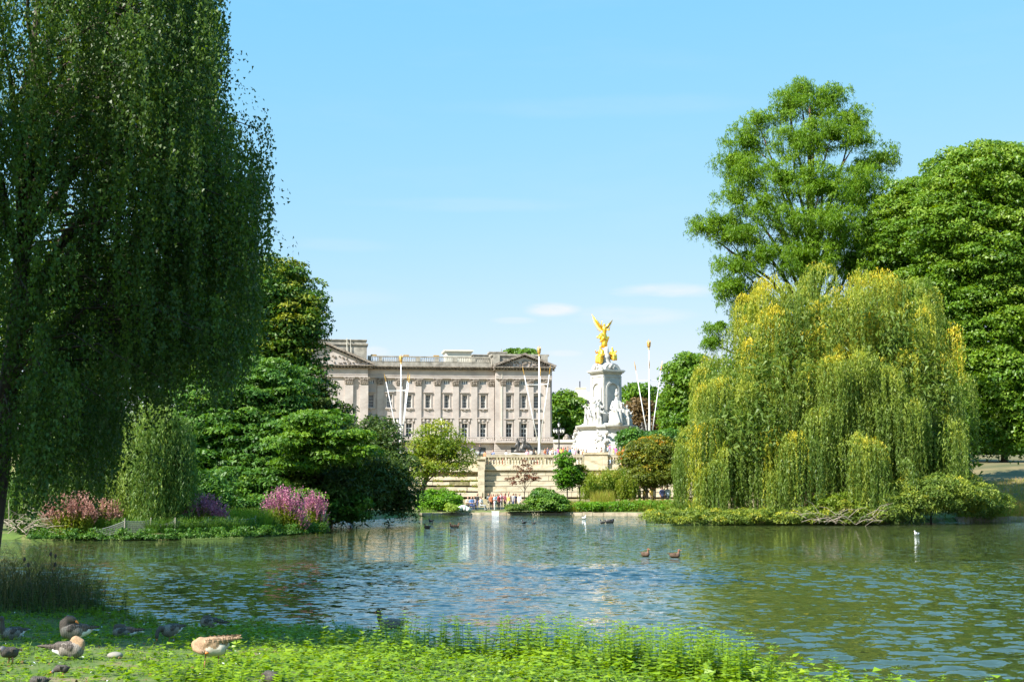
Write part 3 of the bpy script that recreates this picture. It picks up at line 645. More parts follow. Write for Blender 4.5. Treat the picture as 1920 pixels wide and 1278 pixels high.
for k in range(4):
    seg = MB(); w = PW * .42; pts = [(w * math.cos(a), mz(694.5) + w * .72 * math.sin(a)) for a in [math.pi * i / 12 for i in range(13)]]
    seg.prism(pts[::-1], -PW * .55, -PW * .2); put('curved_gable', seg.mesh('curved_gable'), 'marble', mon, (0, 0, 0), TH + k * R(90))
    gb = MB(); 
    for j in range(7): gb.ball((rnd.uniform(-.7, .7), -PW * .57, mz(694) + rnd.uniform(.2, .9)), (.35, .2, .28), sub=0)
    put('carved_emblem', gb.mesh('carved_emblem', True), 'marble', mon, (0, 0, 0), TH + k * R(90), kind='stuff')
pe = MB(); pe.lathe([(11 * MS, mz(683)), (10 * MS, mz(681)), (8.5 * MS, mz(678)), (8 * MS, mz(672)), (9.5 * MS, mz(669)), (8 * MS, mz(667)), (6 * MS, mz(660)), (4.5 * MS, mz(650))], 14); put('pedestal', pe.mesh('pedestal', True), 'marble', mon)
# helper: point on the monument from photo pixel and offset in depth
def mp_(px, py, dy=0): return (((px - 1137) * MS), dy, mz(py))
def cap_(a, b_, r0, r1=None, mi=0): return (a, b_, r0, r1 if r1 is not None else r0, mi)
g = MS
vic = [cap_(mp_(1134, 647), mp_(1135, 636), 6.2 * g, 5.2 * g), cap_(mp_(1133, 640), mp_(1129, 630), 5 * g, 6 * g), cap_(mp_(1129, 630), mp_(1121, 632), 4.5 * g, 2 * g), cap_(mp_(1135, 636), mp_(1134, 626), 6 * g, 4 * g),
       cap_(mp_(1138, 640), mp_(1142, 632), 3 * g, 2 * g), cap_(mp_(1134, 626), mp_(1135, 617), 3.8 * g, 4.2 * g), cap_(mp_(1135, 617), mp_(1134.5, 611), 3.2 * g, 1.5 * g), cap_(mp_(1134.5, 609), mp_(1134.5, 608), 2.3 * g, 2.2 * g),
       cap_(mp_(1138, 616), mp_(1143, 619, -.4), 1.6 * g, 1.3 * g), cap_(mp_(1143, 619, -.4), mp_(1144, 613, -.6), 1.2 * g, .9 * g), cap_(mp_(1132, 616), mp_(1129, 608), 1.5 * g, 1.2 * g), cap_(mp_(1129, 608), mp_(1129.5, 601), 1.2 * g, .9 * g),
       cap_(mp_(1129, 628), mp_(1124, 634, -.4), 2.5 * g, 1.2 * g), cap_(mp_(1133, 634, -.5), mp_(1126, 641, -.4), 3 * g, 1.4 * g)]
gv = put('gilded_winged_figure', figure('gilded_winged_figure', vic, .09, 1, ['gold']), None, mon)
def wing(root, tip, wid, n=9, curve=1):
    w = MB(); root = Vector(root); tip = Vector(tip); ax = (tip - root); L = ax.length
    for i in range(n):
        f = i / (n - 1); b0 = root + ax * (f * .62) ; dirv = (ax.normalized() + Vector((0, .15, -1)).normalized() * (1.1 * (1 - f)) * curve).normalized()
        ln = L * (.42 + .02 * i) * (.75 + .25 * f); e = b0 + dirv * ln
        w.tube([b0, b0.lerp(e, .5), e], [wid * .55, wid * .5, wid * .1], 5, squash=.35)
    w.tube([root, root + ax * .5 + Vector((0, 0, L * .04)), tip], [wid * 1.1, wid * .9, wid * .15], 6)
    return w
put('wing', wing(mp_(1131, 617, .3), mp_(1114.5, 592.5, .5), 2.2 * g, 11).mesh('wing', True), 'gold', gv)
put('wing', wing(mp_(1137, 615, .5), mp_(1149, 600, 1.0), 1.7 * g, 9).mesh('wing', True), 'gold', gv)
def seated(cx, cy, s_, fx):
    P_ = lambda x, y, d=0: ((cx + x * s_ * fx - 1137) * g, d, mz(cy + y * s_)); q = s_ * g
    return [(P_(0, 0), P_(0, -10), 6.5 * q, 6 * q, 0), (P_(0, -10), P_(0, -18), 5.5 * q, 4.5 * q, 0), (P_(0, -18), P_(0, -22), 3 * q, 1.8 * q, 0), (P_(0, -25), P_(0, -26), 2.6 * q, 2.5 * q, 0),
            (P_(-2, -8, -.3), P_(-8, -6, -1.2), 4 * q, 3.2 * q, 0), (P_(-8, -6, -1.2), P_(-8, 5, -1.3), 3 * q, 3.8 * q, 0), (P_(2, -8, -.3), P_(-2, -6, -1.6), 4 * q, 3.2 * q, 0), (P_(-2, -6, -1.6), P_(-2, 6, -1.7), 3.2 * q, 3.8 * q, 0),
            (P_(4, -17), P_(8, -11, -.5), 2 * q, 1.6 * q, 0), (P_(8, -11, -.5), P_(3, -8, -1.2), 1.5 * q, 1.2 * q, 0), (P_(-4, -17), P_(-9, -13, -.5), 2 * q, 1.6 * q, 0), (P_(-9, -13, -.5), P_(-11, -18, -1), 1.5 * q, 1.1 * q, 0)]
A_ = seated(1127, 675, .95, 1) + [cap_(mp_(1126, 683, -.5), mp_(1130, 660, -.2), 6 * g, 5 * g)]
put('gilded_seated_figure', figure('gilded_seated_figure', A_, .1, 1, ['gold']), None, mon)
A_ = seated(1149, 671, .72, -1) + [cap_(mp_(1152, 664), mp_(1157, 657), 1.4 * g, .7 * g), cap_(mp_(1144, 664), mp_(1153, 672), 4 * g, 3.5 * g)]
put('gilded_seated_figure', figure('gilded_seated_figure', A_, .1, 1, ['gold']), None, mon, label='smaller gilded figure raising an arm')
# seated queen and marble groups
def mfig(caps): return figure('marble_figure', caps, .12, 1, ['marble'])
Qn = [(mp_(1154, 795, -4.2), mp_(1154, 775, -3.4), 11 * g, 9 * g, 0), (mp_(1147, 795, -4.6), mp_(1148, 772, -4.3), 5 * g, 4 * g, 0), (mp_(1160, 796, -4.6), mp_(1159, 772, -4.4), 5 * g, 4 * g, 0), (mp_(1154, 775, -3.4), mp_(1154, 758, -3.0), 8 * g, 6.5 * g, 0),
      (mp_(1154, 758, -3), mp_(1154, 748, -3), 5 * g, 3 * g, 0), (mp_(1154, 742, -3.1), mp_(1154, 740, -3.1), 3.6 * g, 3.3 * g, 0), (mp_(1154, 737, -3.0), mp_(1154, 733.5, -3.0), 2 * g, 2.2 * g, 0),
      (mp_(1148, 756, -3), mp_(1143, 768, -3.6), 3 * g, 2.4 * g, 0), (mp_(1143, 768, -3.6), mp_(1148, 772, -4.8), 2.3 * g, 1.8 * g, 0), (mp_(1160, 756, -3), mp_(1165, 767, -3.6), 3 * g, 2.4 * g, 0), (mp_(1165, 767, -3.6), mp_(1163, 758, -4.4), 2.2 * g, 1.6 * g, 0),
      (mp_(1141, 796, -4), mp_(1143, 775, -3), 3 * g, 3 * g, 0), (mp_(1151, 770, -4.9), mp_(1157, 794, -5.2), 2.5 * g, 3 * g, 0)]
put('seated_queen_statue', mfig(Qn), None, mon, label='seated crowned woman in wide robes')
def stand(cx, cy, s_, lean=0, dy=0, wings=False):
    P_ = lambda x, y, d=0: ((cx + x * s_ - 1137) * g, dy + d, mz(cy + y * s_)); q = s_ * g
    L = [(P_(0, 0), P_(lean * .5, -14), 6.5 * q, 5 * q, 0), (P_(lean * .5, -14), P_(lean, -28), 4.8 * q, 4.2 * q, 0), (P_(lean, -28), P_(lean, -32), 2.4 * q, 1.6 * q, 0), (P_(lean * 1.1, -36), P_(lean * 1.1, -37), 2.9 * q, 2.8 * q, 0),
         (P_(lean - 4, -27), P_(lean - 8, -20, -.4), 1.9 * q, 1.5 * q, 0), (P_(lean - 8, -20, -.4), P_(lean - 6, -13, -.8), 1.5 * q, 1.2 * q, 0), (P_(lean + 4, -27), P_(lean + 8, -21, -.4), 1.9 * q, 1.5 * q, 0), (P_(lean + 8, -21, -.4), P_(lean + 11, -27, -.5), 1.4 * q, 1.1 * q, 0),
         (P_(-3, 0, -.4), P_(-2, -12, -.5), 3 * q, 2 * q, 0), (P_(3, 0, -.4), P_(3, -12, -.4), 2.8 * q, 2 * q, 0)]
    if wings: L += [(P_(lean, -26, .5), P_(lean - 9, -42, 1), 3 * q, 1.2 * q, 0), (P_(lean, -26, .5), P_(lean + 9, -40, 1), 3 * q, 1.2 * q, 0)]
    return L
put('marble_figure', mfig(stand(1110, 797, 1.15, 2, -3.6, True)), None, mon, label='standing winged marble figure beside the pylon')
put('marble_figure', mfig(stand(1101, 797, .85, 1, -3.0) ), None, mon)
put('marble_figure', mfig([(mp_(1097, 797, -3), mp_(1098, 780, -2.8), 4.5 * g, 3.5 * g, 0), (mp_(1098, 780, -2.8), mp_(1097, 768, -2.6), 3 * g, 2.5 * g, 0), (mp_(1096, 765, -2.6), mp_(1093, 764, -2.8), 2.6 * g, 2.0 * g, 0)]), None, mon)
put('marble_figure', mfig(stand(1121, 797, .95, -2, -4.2)), None, mon)
put('marble_figure', mfig(stand(1118, 788, 1.0, 2, -3.0, True)), None, mon)
put('marble_figure', mfig(stand(1173, 797, .9, 0, -3.4)), None, mon, label='robed marble figure right of the seated queen')
put('marble_figure', mfig(stand(1180, 798, .72, -3, -2.4)), None, mon)
put('marble_figure', mfig(stand(1167, 796, 1.0, -1, -3.4)), None, mon)

# ------------------------------------------------------------------ trident masts
def mast(px, topy, D, arms, R_, label, gbase=None):
    x = at(px, 800, D).x; z0 = hz(x, D); H = at(px, topy, D).z - z0 - 1.3; r = thing('ceremonial_mast', label, 'mast', (x, D, z0), 0, 'white trident masts around the monument')
    p = MB(); p.lathe([(.28, 0), (.24, .6), (.19, 1.5), (.16, H * .3), (.12, H * .6), (.08, H)], 10); put('pole', p.mesh('pole', True), 'white', r)
    f = MB(); f.lathe([(.05, H - .1), (.2, H), (.09, H + .2), (.28, H + .45), (.32, H + .85), (.2, H + 1.0), (.09, H + 1.3), (.03, H + 1.7)], 8)
    for k in range(4): a = k * 1.57; f.lathe([(.07, H + .8), (.1, H + 1.1), (.02, H + 1.5)], 5, (.24 * math.cos(a), .24 * math.sin(a)))
    put('finial', f.mesh('finial'), 'gold_dull', r)
    ht = H * .80
    for a in arms:
        c_, s_ = math.cos(R(a)), math.sin(R(a)); w = MB(); w.tube([(c_ * .22, s_ * .22, H * .12), (c_ * R_, s_ * R_, ht)], [.095, .055], 7); o = put('slanted_pole', w.mesh('slanted_pole', True), 'white', r)
        tmb = MB(); q0 = Vector((c_ * R_, s_ * R_, ht)); dv = Vector((c_ * R_, s_ * R_, ht * .88)).normalized(); tmb.tube([q0, q0 + dv * .8, q0 + dv * 1.7], [.055, .10, .015], 6); put('tip', tmb.mesh('tip'), 'gold_dull', o)
        f2 = .86; b2 = MB(); zz = H * .12 + (ht - H * .12) * f2; b2.tube([(0, 0, zz), (c_ * R_ * f2, s_ * R_ * f2, zz)], .05, 5); put('crossbar', b2.mesh('crossbar'), 'white', r)
mast(751, 668, 258, (180, 62, -60), 2.7, 'white trident mast left of the others, before the palace facade')
mast(1011, 652, 240, (176, 85, -48), 2.5, 'white trident mast in front of the pedimented right end of the palace')
mast(1218, 640, 236, (152, 28, -95), 2.35, 'white trident mast between the monument and the yellow willow')

# ------------------------------------------------------------------ lamp posts
def lamp_post(px, topy, D, label, n=4):
    x = at(px, 800, D).x; z0 = hz(x, D); H = at(px, topy, D).z - z0; r = thing('lamp_post', label, 'lamp post', (x, D, z0), .4, 'ornate lamp posts on the terrace')
    p = MB(); p.lathe([(.32, 0), (.3, .8), (.14, 1.1), (.11, H - 1.6), (.2, H - 1.5), (.07, H - 1.0), (.07, H - .6)], 8)
    for k in range(n): a = 2 * math.pi * k / n; c_, s_ = math.cos(a), math.sin(a); p.tube([(0, 0, H - 1.75), (c_ * .5, s_ * .5, H - 1.95), (c_ * .85, s_ * .85, H - 1.6)], .05, 5)
    put('post', p.mesh('post'), 'iron', r)
    for k in range(n + 1):
        a = 2 * math.pi * k / n; cx, cy_, z = (.85 * math.cos(a), .85 * math.sin(a), H - 1.6) if k < n else (0, 0, H - .6); l = MB(); l.lathe([(.1, z), (.24, z + .45), (.22, z + .5)], 6, (cx, cy_)); o = put('lantern', l.mesh('lantern'), 'lamp', r)
        c2 = MB(); c2.lathe([(.26, z + .5), (.14, z + .68), (.03, z + .8)], 6, (cx, cy_)); put('lantern_cap', c2.mesh('lantern_cap'), 'iron', o)
lamp_post(746, 785, 236, 'ornate black lamp post partly hidden behind the left trident mast')
lamp_post(828, 783, 232, 'lamp post whose lantern shows above the small light green tree')
lamp_post(1048, 793, 238, 'ornate black lamp post between the palace corner and the monument')

# ------------------------------------------------------------------ bronze groups, low wall, far building
def bronze_group(px, py, s_, D, label, mirror=1):
    c0 = at(px, py, D); q = D / FPX * s_
    P_ = lambda x, y, d=0: (x * q * mirror, d, -y * q)
    L = [(P_(-14, 0), P_(-12, -12), 5 * q, 5 * q, 0), (P_(-12, -12), P_(-13, -24), 4.5 * q, 3.5 * q, 0), (P_(-14, -29), P_(-14, -30), 3.4 * q, 3 * q, 0), (P_(-4, 0, -.3), P_(0, -14), 6 * q, 5.5 * q, 0), (P_(0, -14), P_(3, -27), 5 * q, 4 * q, 0), (P_(3, -32), P_(4, -33), 3.6 * q, 3 * q, 0),
         (P_(4, -10), P_(16, -8), 7 * q, 5 * q, 0), (P_(16, -8), P_(26, 0), 4.5 * q, 2.5 * q, 0), (P_(10, -18), P_(16, -12), 4 * q, 4 * q, 0), (P_(-16, -20), P_(-20, -10, -.4), 2 * q, 1.6 * q, 0), (P_(4, -24), P_(12, -20, -.4), 2 * q, 1.7 * q, 0), (P_(-8, -2, -.8), P_(10, 0, -.9), 4 * q, 4 * q, 0), (P_(-20, 0), P_(-16, 4), 4 * q, 4 * q, 0), (P_(-10, -20), P_(-2, -24), 2 * q, 2 * q, 0)]
    r = thing('bronze_statue', label, 'statue', tuple(c0)); me_ = figure('bronze_figures', L, .12, 1, ['bronze']); put('bronze_figures', me_, None, r)
    pl = MB(); z1 = 3 * q - .4; zb = hz(c0.x, D) - c0.z; pl.box(-22 * q, 24 * q, -1.2, 1.6, zb, z1 - .4); pl.box(-24 * q, 26 * q, -1.4, 1.8, z1 - .4, z1); put('plinth', pl.mesh('plinth'), 'stone', r)
bronze_group(981, 846, .78, 226, 'dark bronze figure group in front of the palace base')
bronze_group(1206, 812, .6, 250, 'dark bronze figures at the right foot of the monument', -1)
c0 = at(964, 856, 215); z0 = hz(c0.x, 215); fn = thing('fountain', 'pale half-round stone arch below the bronze figure group', 'fountain', (c0.x, 215, z0))
q = 215 / FPX
for i, (r1, r2, y0) in enumerate(((19, 15, -.9), (14.6, 11, -.7), (10.6, 0.01, -.5))):
    a_ = MB(); zc = at(964, 855, 215).z - z0 - .4
    for k in range(16):
        a1, a2 = math.pi * k / 16, math.pi * (k + 1) / 16
        a_.prism([(r1 * q * math.cos(a1), zc + r1 * q * .6 * math.sin(a1)), (r1 * q * math.cos(a2), zc + r1 * q * .6 * math.sin(a2)), (r2 * q * math.cos(a2), zc + r2 * q * .6 * math.sin(a2)), (r2 * q * math.cos(a1), zc + r2 * q * .6 * math.sin(a1))][::-1], y0 - i * .001, .6)
    put('arch_ring', a_.mesh('arch_ring'), ('stone_pale', 'terrace', 'stone_pale')[i], fn)
bs = MB(); bs.box(-19 * q, 19 * q, -.88, .6, 0, zc + .01); put('base', bs.mesh('base'), 'stone_pale', fn)
c0 = at(1066, 835, 300); z0 = hz(c0.x, 300) - .5; lw_ = thing('gate_wall', 'low brown stone wall topped by two carved lumps left of the monument', 'wall', (c0.x, 300, z0))
q = 300 / FPX; top = at(0, 824, 300).z - z0; a_ = MB(); a_.box(-28 * q, 40 * q, -1, 1, 0, top - .6); put('wall', a_.mesh('wall'), 'stone', lw_); a_ = MB(); a_.box(-28.6 * q, 40.6 * q, -1.3, 1.3, top - .6, top); put('coping', a_.mesh('coping'), 'stone_pale', lw_)
rr_ = random.Random(3)
for (dx, w, h) in ((-3, 8, 7), (14, 8, 16)):
    a_ = MB()
    for j in range(14): f = rr_.random(); a_.ball((dx * q + rr_.uniform(-1, 1) * w * q * .6 * (1 - f), rr_.uniform(-.4, .4), top + f * h * q), (.5, .5, .5), sub=0)
    put('carved_group', a_.mesh('carved_group', True), 'carved', lw_)
for (px0, px1, pty, D, lab) in ((1072, 1118, 737, 620, 'distant pale office block with a roof mast left of the monument'), ):
    x0, x1 = at(px0, 700, D).x, at(px1, 700, D).x; zt = at(0, pty, D).z; r = thing('office_building', lab, 'building', ((x0 + x1) / 2, D, 8)); w = (x1 - x0) / 2; q = D / FPX
    a_ = MB(); a_.box(-w, w, 0, 14, 0, zt - 8 - 2); a_.box(-w + 8 * q, w, 1, 12, zt - 10, zt - 8 + 3 * q); put('wall', a_.mesh('wall'), 'stone_pale', r)
    for k in range(3): a_ = MB(); z = zt - 11 - k * 3.2; a_.box(-w + .5, w - .5, -.12, .05, z - 1.5, z); put('window', a_.mesh('window'), 'glass', r)
    a_ = MB(); a_.box(-w + 9 * q, -w + 27 * q, 2, 9, zt - 8 + 3 * q, zt - 8 + 10 * q); a_.box(-w + 8 * q, -w + 28 * q, 1.8, 9.2, zt - 8 + 10 * q, zt - 8 + 11.5 * q); put('plant_room', a_.mesh('plant_room'), 'stone_pale', r)
    a_ = MB(); a_.tube([(-w + 16 * q, 4, zt - 8), (-w + 16 * q, 4, zt - 8 + 24 * q)], .25, 5); put('mast', a_.mesh('mast'), 'iron', r)

# ------------------------------------------------------------------ terrace wall
TD = 170.0; TQ = TD / FPX; ter = thing('terrace_wall', 'stepped pale stone terrace wall below the balustrade', 'wall', (0, TD, 0))
def tx(px): return (px - 960) * TQ
def tz(py): return (900 - py) * TQ + EYE
r_ = random.Random(11)
BM = {}
def stone(x0, x1, y0, y1, z0, z1, mat, nm='stone_block', lab=None):
    a = MB(); b_ = .025; w, d, h = x1 - x0, y1 - y0, z1 - z0
    a.v = [(b_, 0, b_), (w - b_, 0, b_), (w - b_, 0, h - b_), (b_, 0, h - b_), (0, b_, 0), (w, b_, 0), (w, b_, h), (0, b_, h), (0, d, 0), (w, d, 0), (w, d, h), (0, d, h)]
    a.f = [(0, 1, 2, 3), (4, 5, 1, 0), (5, 6, 2, 1), (6, 7, 3, 2), (7, 4, 0, 3), (4, 8, 9, 5), (5, 9, 10, 6), (6, 10, 11, 7), (7, 11, 8, 4), (8, 11, 10, 9)]; a.m = [0] * 10
    o = put(nm, a.mesh(nm), mat, ter, (x0, y0, z0))
    if lab: o['label'] = lab
# right wall: even courses leaning back
yc = [(931, 921), (921, 911), (911, 901), (901, 891), (891, 882)]
for i, (yb, yt) in enumerate(yc):
    x = tx(908) + .02; z0, z1 = tz(yb), tz(yt) - .05
    while x < tx(1330):
        w = r_.uniform(2.0, 3.4); stone(x, min(x + w, tx(1330)) - .025, -.9 + .2 * i - r_.uniform(0, .03), .6, z0, z1, r_.choice(['terrace', 'terrace', 'terrace2'])); x += w
# left wall: rough ledges stepping back
yl = [(931, 921), (920, 911), (910, 901.5), (900.5, 892), (891, 884)]
for i, (yb, yt) in enumerate(yl):
    x = tx(690); z0, z1 = tz(yb), tz(yt) - .06
    while x < tx(905.5):
        w = r_.uniform(1.6, 3.6); x1 = min(x + w, tx(905.5)); stone(x, x1 - .03, -1.5 + .42 * i - r_.uniform(0, .1), .6, z0 + r_.uniform(0, .05), z1 - r_.uniform(0, .06), r_.choice(['terrace2', 'terrace2', 'terrace', 'moss'])); x += w
bk = MB(); bk.box(tx(600), tx(1400), .05, 1.0, -.5, tz(878)); put('backing', bk.mesh('backing'), 'moss', ter)
# string course, plinth of the balustrade
for (a, c_, y0, tp, bt, dy) in ((690, 905, 0, 880, 884.3, -.42), (908, 1330, 0, 878.5, 881.6, -.35)):
    x = tx(a)
    while x < tx(c_): w = r_.uniform(2.4, 3.6); x1 = min(x + w, tx(c_)); stone(x, x1 - .02, dy, .7, tz(bt), tz(tp), 'terrace', 'string_course_stone'); x = x1
x = tx(908)
while x < tx(1330): w = r_.uniform(2.4, 3.6); x1 = min(x + w, tx(1330)); stone(x, x1 - .02, -.1, .6, tz(878.5), tz(870.5), 'terrace2', 'plinth_stone'); x = x1
x = tx(690)
while x < tx(903): w = r_.uniform(2.4, 3.6); x1 = min(x + w, tx(903)); stone(x, x1 - .02, -.1, .6, tz(880), tz(866), 'terrace2', 'parapet_stone'); x = x1
a_ = MB(); a_.box(tx(690), tx(902), -.25, .75, tz(866), tz(862)); put('coping', a_.mesh('coping'), 'terrace', ter)
# corner pier
a_ = MB(); a_.box(tx(896), tx(910), -1.35, .9, tz(881), tz(861)); a_.box(tx(894.5), tx(911.5), -1.55, 1.1, tz(861), tz(857)); a_.box(tx(897), tx(909), -1.5, .9, tz(935), tz(881)); put('corner_pier', a_.mesh('corner_pier'), 'terrace', ter, label='projecting corner pier casting its shadow on the wall')
# centre piers
for (a, c_) in ((1095, 1128), (1128.5, 1138), (1168, 1176), (1236, 1250)):
    a_ = MB(); pr = -.55 if c_ - a < 12 else -.22
    a_.box(tx(a), tx(c_), pr, .8, tz(881), tz(852)); a_.box(tx(a) - .08, tx(c_) + .08, pr - .12, .9, tz(852), tz(848)); put('pier', a_.mesh('pier'), 'terrace2', ter)
# rail and balusters
for (a, c_) in ((911.5, 1093.5), (1139.5, 1166.5), (1178, 1234), (1252, 1330)):
    a_ = MB(); a_.box(tx(a), tx(c_), -.12, .5, tz(857), tz(853.5)); a_.box(tx(a), tx(c_), -.16, .54, tz(853.5), tz(852.3)); put('rail', a_.mesh('rail'), 'terrace', ter)
bm_ = MB(); h = tz(857) - tz(870.5); bm_.lathe([(.15, 0), (.15, .06), (.08, .12), (.15, h * .32), (.13, h * .45), (.07, h * .72), (.07, h * .85), (.13, h * .93), (.13, h)], 7); bme = bm_.mesh('baluster', True); bme.materials.append(M['terrace'])
for (a, c_) in ((913, 952), (956, 1020), (1024, 1092), (1141, 1165), (1180, 1233)):
    x = tx(a)
    while x < tx(c_): put('baluster', bme, None, ter, (x, .18, tz(870.5))); x += .345
for a in (952.5, 1020.5): a_ = MB(); a_.box(tx(a), tx(a + 3), -.02, .42, tz(870.5), tz(857)); put('rail_block', a_.mesh('rail_block'), 'terrace2', ter)
def ledge_weeds(n):
    x = tx(690) + rng.random(n) * (tx(905) - tx(690)); i = rng.integers(0, 5, n); y = TD - 1.55 + .42 * i + .1 * rng.random(n); zt = np.array([tz(t_) for _, t_ in yl])[i]
    k = np.sin(x * 1.7 + i * 2) + .6 * np.sin(x * 4.1) > .1; x, y, zt = x[k], y[k], zt[k]; m_ = len(x)
    P = np.stack([x, y, zt + rng.normal(size=m_) * .09 + .02], 1); nr = rdir(m_); U, V = leaf_axes(nr, m_); return (P, U * .09, V * .06, rng.random(m_))
P, U, V, t_ = ledge_weeds(4200); put('ledge_weeds', leaf_mesh('ledge_weeds', P, U, V, t_), 'hedge', kind='stuff', label='small weeds growing on the wall ledges', cat='weeds')

# ------------------------------------------------------------------ lake kerbs
def kerb(p0, p1, label, z1=.36):
    p0 = Vector((*p0, 0)); p1 = Vector((*p1, 0)); L = (p1 - p0).length; dv = (p1 - p0).normalized(); r = thing('kerb', label, 'kerb', (p0.x, p0.y, 0), math.atan2(dv.y, dv.x)); x = 0
    while x < L:
        w = r_.uniform(.8, 1.2); a = MB(); a.box(x, min(x + w, L) - .03, -.1 - r_.uniform(0, .03), .4, -.3, z1 - r_.uniform(0, .04)); put('kerb_stone', a.mesh('kerb_stone'), 'kerb', r); x += w
kerb(gnd(790, 966), gnd(880, 964), 'low stone lake edge below the bright green bush', .22)
kerb(gnd(880, 964), gnd(1050, 964.5), 'low stone lake edge in front of the waiting people', .2)
kerb(gnd(1050, 964.5), gnd(1212, 966), 'low stone lake edge below the long grass bed', .24)
kerb(gnd(1795, 977), gnd(1960, 976), 'pale stone lake edge at the far right', .34)
# ================================================================== trees
def ap(px, py, D): v = at(px, py, D); return (v.x, v.y, v.z)
# ---- weeping birch, near left
def birch():
    bx, by = -12.6, 34.2; bz = hz(bx, by)
    # rough outline on the picture: right edge against height
    def xr(z, D):   # how far right the hanging shoots reach at this height
        ys = 900 - (z - EYE) * FPX / D
        return float(np.interp(ys, [-200, 0, 90, 125, 150, 185, 240, 300, 420, 500, 580, 640, 700, 800, 1000], [385, 436, 424, 372, 385, 440, 492, 512, 505, 495, 480, 470, 455, 310, 110]))
    tips = []; 
    while len(tips) < 640:
        z = rnd.uniform(3.5, 17.5); D = rnd.uniform(28.5, 40)
        pxr = xr(z, D) - 10 + 16 * math.sin(z * 3.3 + D) + 12 * math.sin(z * 7.1 + 2 * D) - 14 * (D > 35); px = pxr - abs(rnd.gauss(0, 1)) * rnd.choice((60, 110, 230, 230)) if rnd.random() < .75 else rnd.uniform(-280, pxr)
        x = (px - 960) / FPX * D ; rx = (x - bx)
        if abs(D - by) > 5.6 * math.sqrt(max(.06, 1 - rx ** 2 / 68)): continue
        if px < -300: continue
        tips.append((x - .25, D, z))
    zlow = lambda px, D: EYE + (900 - np.interp(px, [-300, 60, 130, 200, 260, 330, 420, 470, 500], [985, 965, 925, 860, 800, 745, 715, 690, 600]) + 26 * np.sin(px * .055) + 18 * np.sin(px * .021 + 1)) / FPX * D
    for k in range(70): tips.append((bx + rnd.uniform(-2.2, 3.5), rnd.uniform(29.5, 33.2), rnd.uniform(4, 16)))
    tips = np.array([t_ for t_ in tips if t_[2] > zlow(t_[0] / t_[1] * FPX + 960, t_[1]) + .6]); ns = 13; A = np.repeat(tips, ns, 0); o = rdir(len(A)); o[:, 2] = 0; o = unit(o)
    pe = np.array([xr(t_[2], t_[1]) - (t_[0] / t_[1] * FPX + 960) for t_ in tips]); nearedge = np.repeat(pe < 130, ns)
    A = A + o * (np.where(nearedge, .2, .45)[:, None] * rng.random((len(A), 1)) ** .7); A[:, 2] += rng.normal(size=len(A)) * .25
    Ln = np.repeat(rng.uniform(.8, 3.4, len(tips)), ns) * rng.uniform(.5, 1.2, len(A)) * np.where(nearedge, 1.25, 1); keep_ = (~nearedge) | (rng.random(len(A)) < .62); A, o, Ln = A[keep_], o[keep_], Ln[keep_]; Ln = np.minimum(Ln, np.maximum(.35, A[:, 2] - zlow(A[:, 0] / A[:, 1] * FPX + 960, A[:, 1]) + .5 * rng.normal(size=len(A))))
    tn = np.repeat(.42 + .2 * rng.normal(size=len(tips)), ns)[keep_]
    L1 = strands(A, o, Ln, .037, .043, .031, tn, .05, .18, .35, .5)
    L2, C = crown([(bx + 1.5, by, 9.5, 5.0, 4.6, 7.0)], 180, .8, 80, .045, flat=.8, asp=.8, droop=.6, fill=.0, tb=.4, edge=.2, front=0)
    rnd.seed(5); wd = limbs((bx, by, bz - .2), (bx + 1.2, by + .3, 16.5), [tuple(t_) for t_ in tips[::3]], .3, 34, bend=.06)
    tw = MB()
    for t_ in tips[::2]:
        a = Vector(t_); b_ = Vector((bx + (a.x - bx) * .45, by + (a.y - by) * .45, a.z + .1 + .1 * abs(a.x - bx))); wd.tube([b_, a.lerp(b_, .45) + Vector((0, 0, .35)), a], [.035, .022, .008], 4)
    return plant('weeping_birch', 'large dark weeping birch hanging over the water at the near left bank', 'tree', merge(L1, L2), 'birch', wd, 'bark', (bx, by, bz))
birch()
# the neighbour on the left whose shade lies on the bank
L, C = crown([(-22.5, 18.5, 15.5, 6.6, 6.2, 6.5), (-21, 20.5, 20, 4, 4, 3.5), (-20, 24.5, 15.5, 4, 4, 5), (-18.5, 13.6, 19, 3.2, 2.6, 3.5), (-20.5, 16, 18, 3.5, 3, 4)], 300, 1.5, 45, .26, fill=.5, tb=.4)
plant('shade_tree', 'tall leafy tree beyond the left edge whose shade falls on the bank', 'tree', L, 'lime', limbs((-22, 19, .8), (-22, 19, 19), [tuple(c_) for c_ in C], .45, 12), 'bark', (-22, 19, .8))

# ---- left bank trees
def tree(nm, label, Es, nc, cr, lpc, leaf, mat, base, top, r0=.3, nl=10, wm='bark', group=None, cat='tree', **kw):
    L, C = crown(Es, nc, cr, lpc, leaf, **kw); bz = hz(base[0], base[1]); b_ = (base[0], base[1], bz - .1)
    tips = [tuple(c_) for c_ in C]; rnd.shuffle(tips)
    return plant(nm, label, cat, L, mat, limbs(b_, top, tips, r0, nl), wm, b_, group)
def bs_(px, D): return ((px - 960) / FPX * D, D)
GL = 'trees on the left shore'
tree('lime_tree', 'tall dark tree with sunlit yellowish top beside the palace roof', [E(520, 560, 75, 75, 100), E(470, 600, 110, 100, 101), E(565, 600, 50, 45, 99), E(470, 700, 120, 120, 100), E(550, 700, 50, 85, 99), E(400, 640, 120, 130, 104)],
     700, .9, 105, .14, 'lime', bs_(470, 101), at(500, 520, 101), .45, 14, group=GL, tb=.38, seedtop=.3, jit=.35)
L, C = crown([E(200, 640, 190, 150, 112), E(60, 620, 200, 240, 114), E(330, 640, 100, 120, 110)], 360, 1.4, 60, .24, tb=.4, front=1, jit=.4)
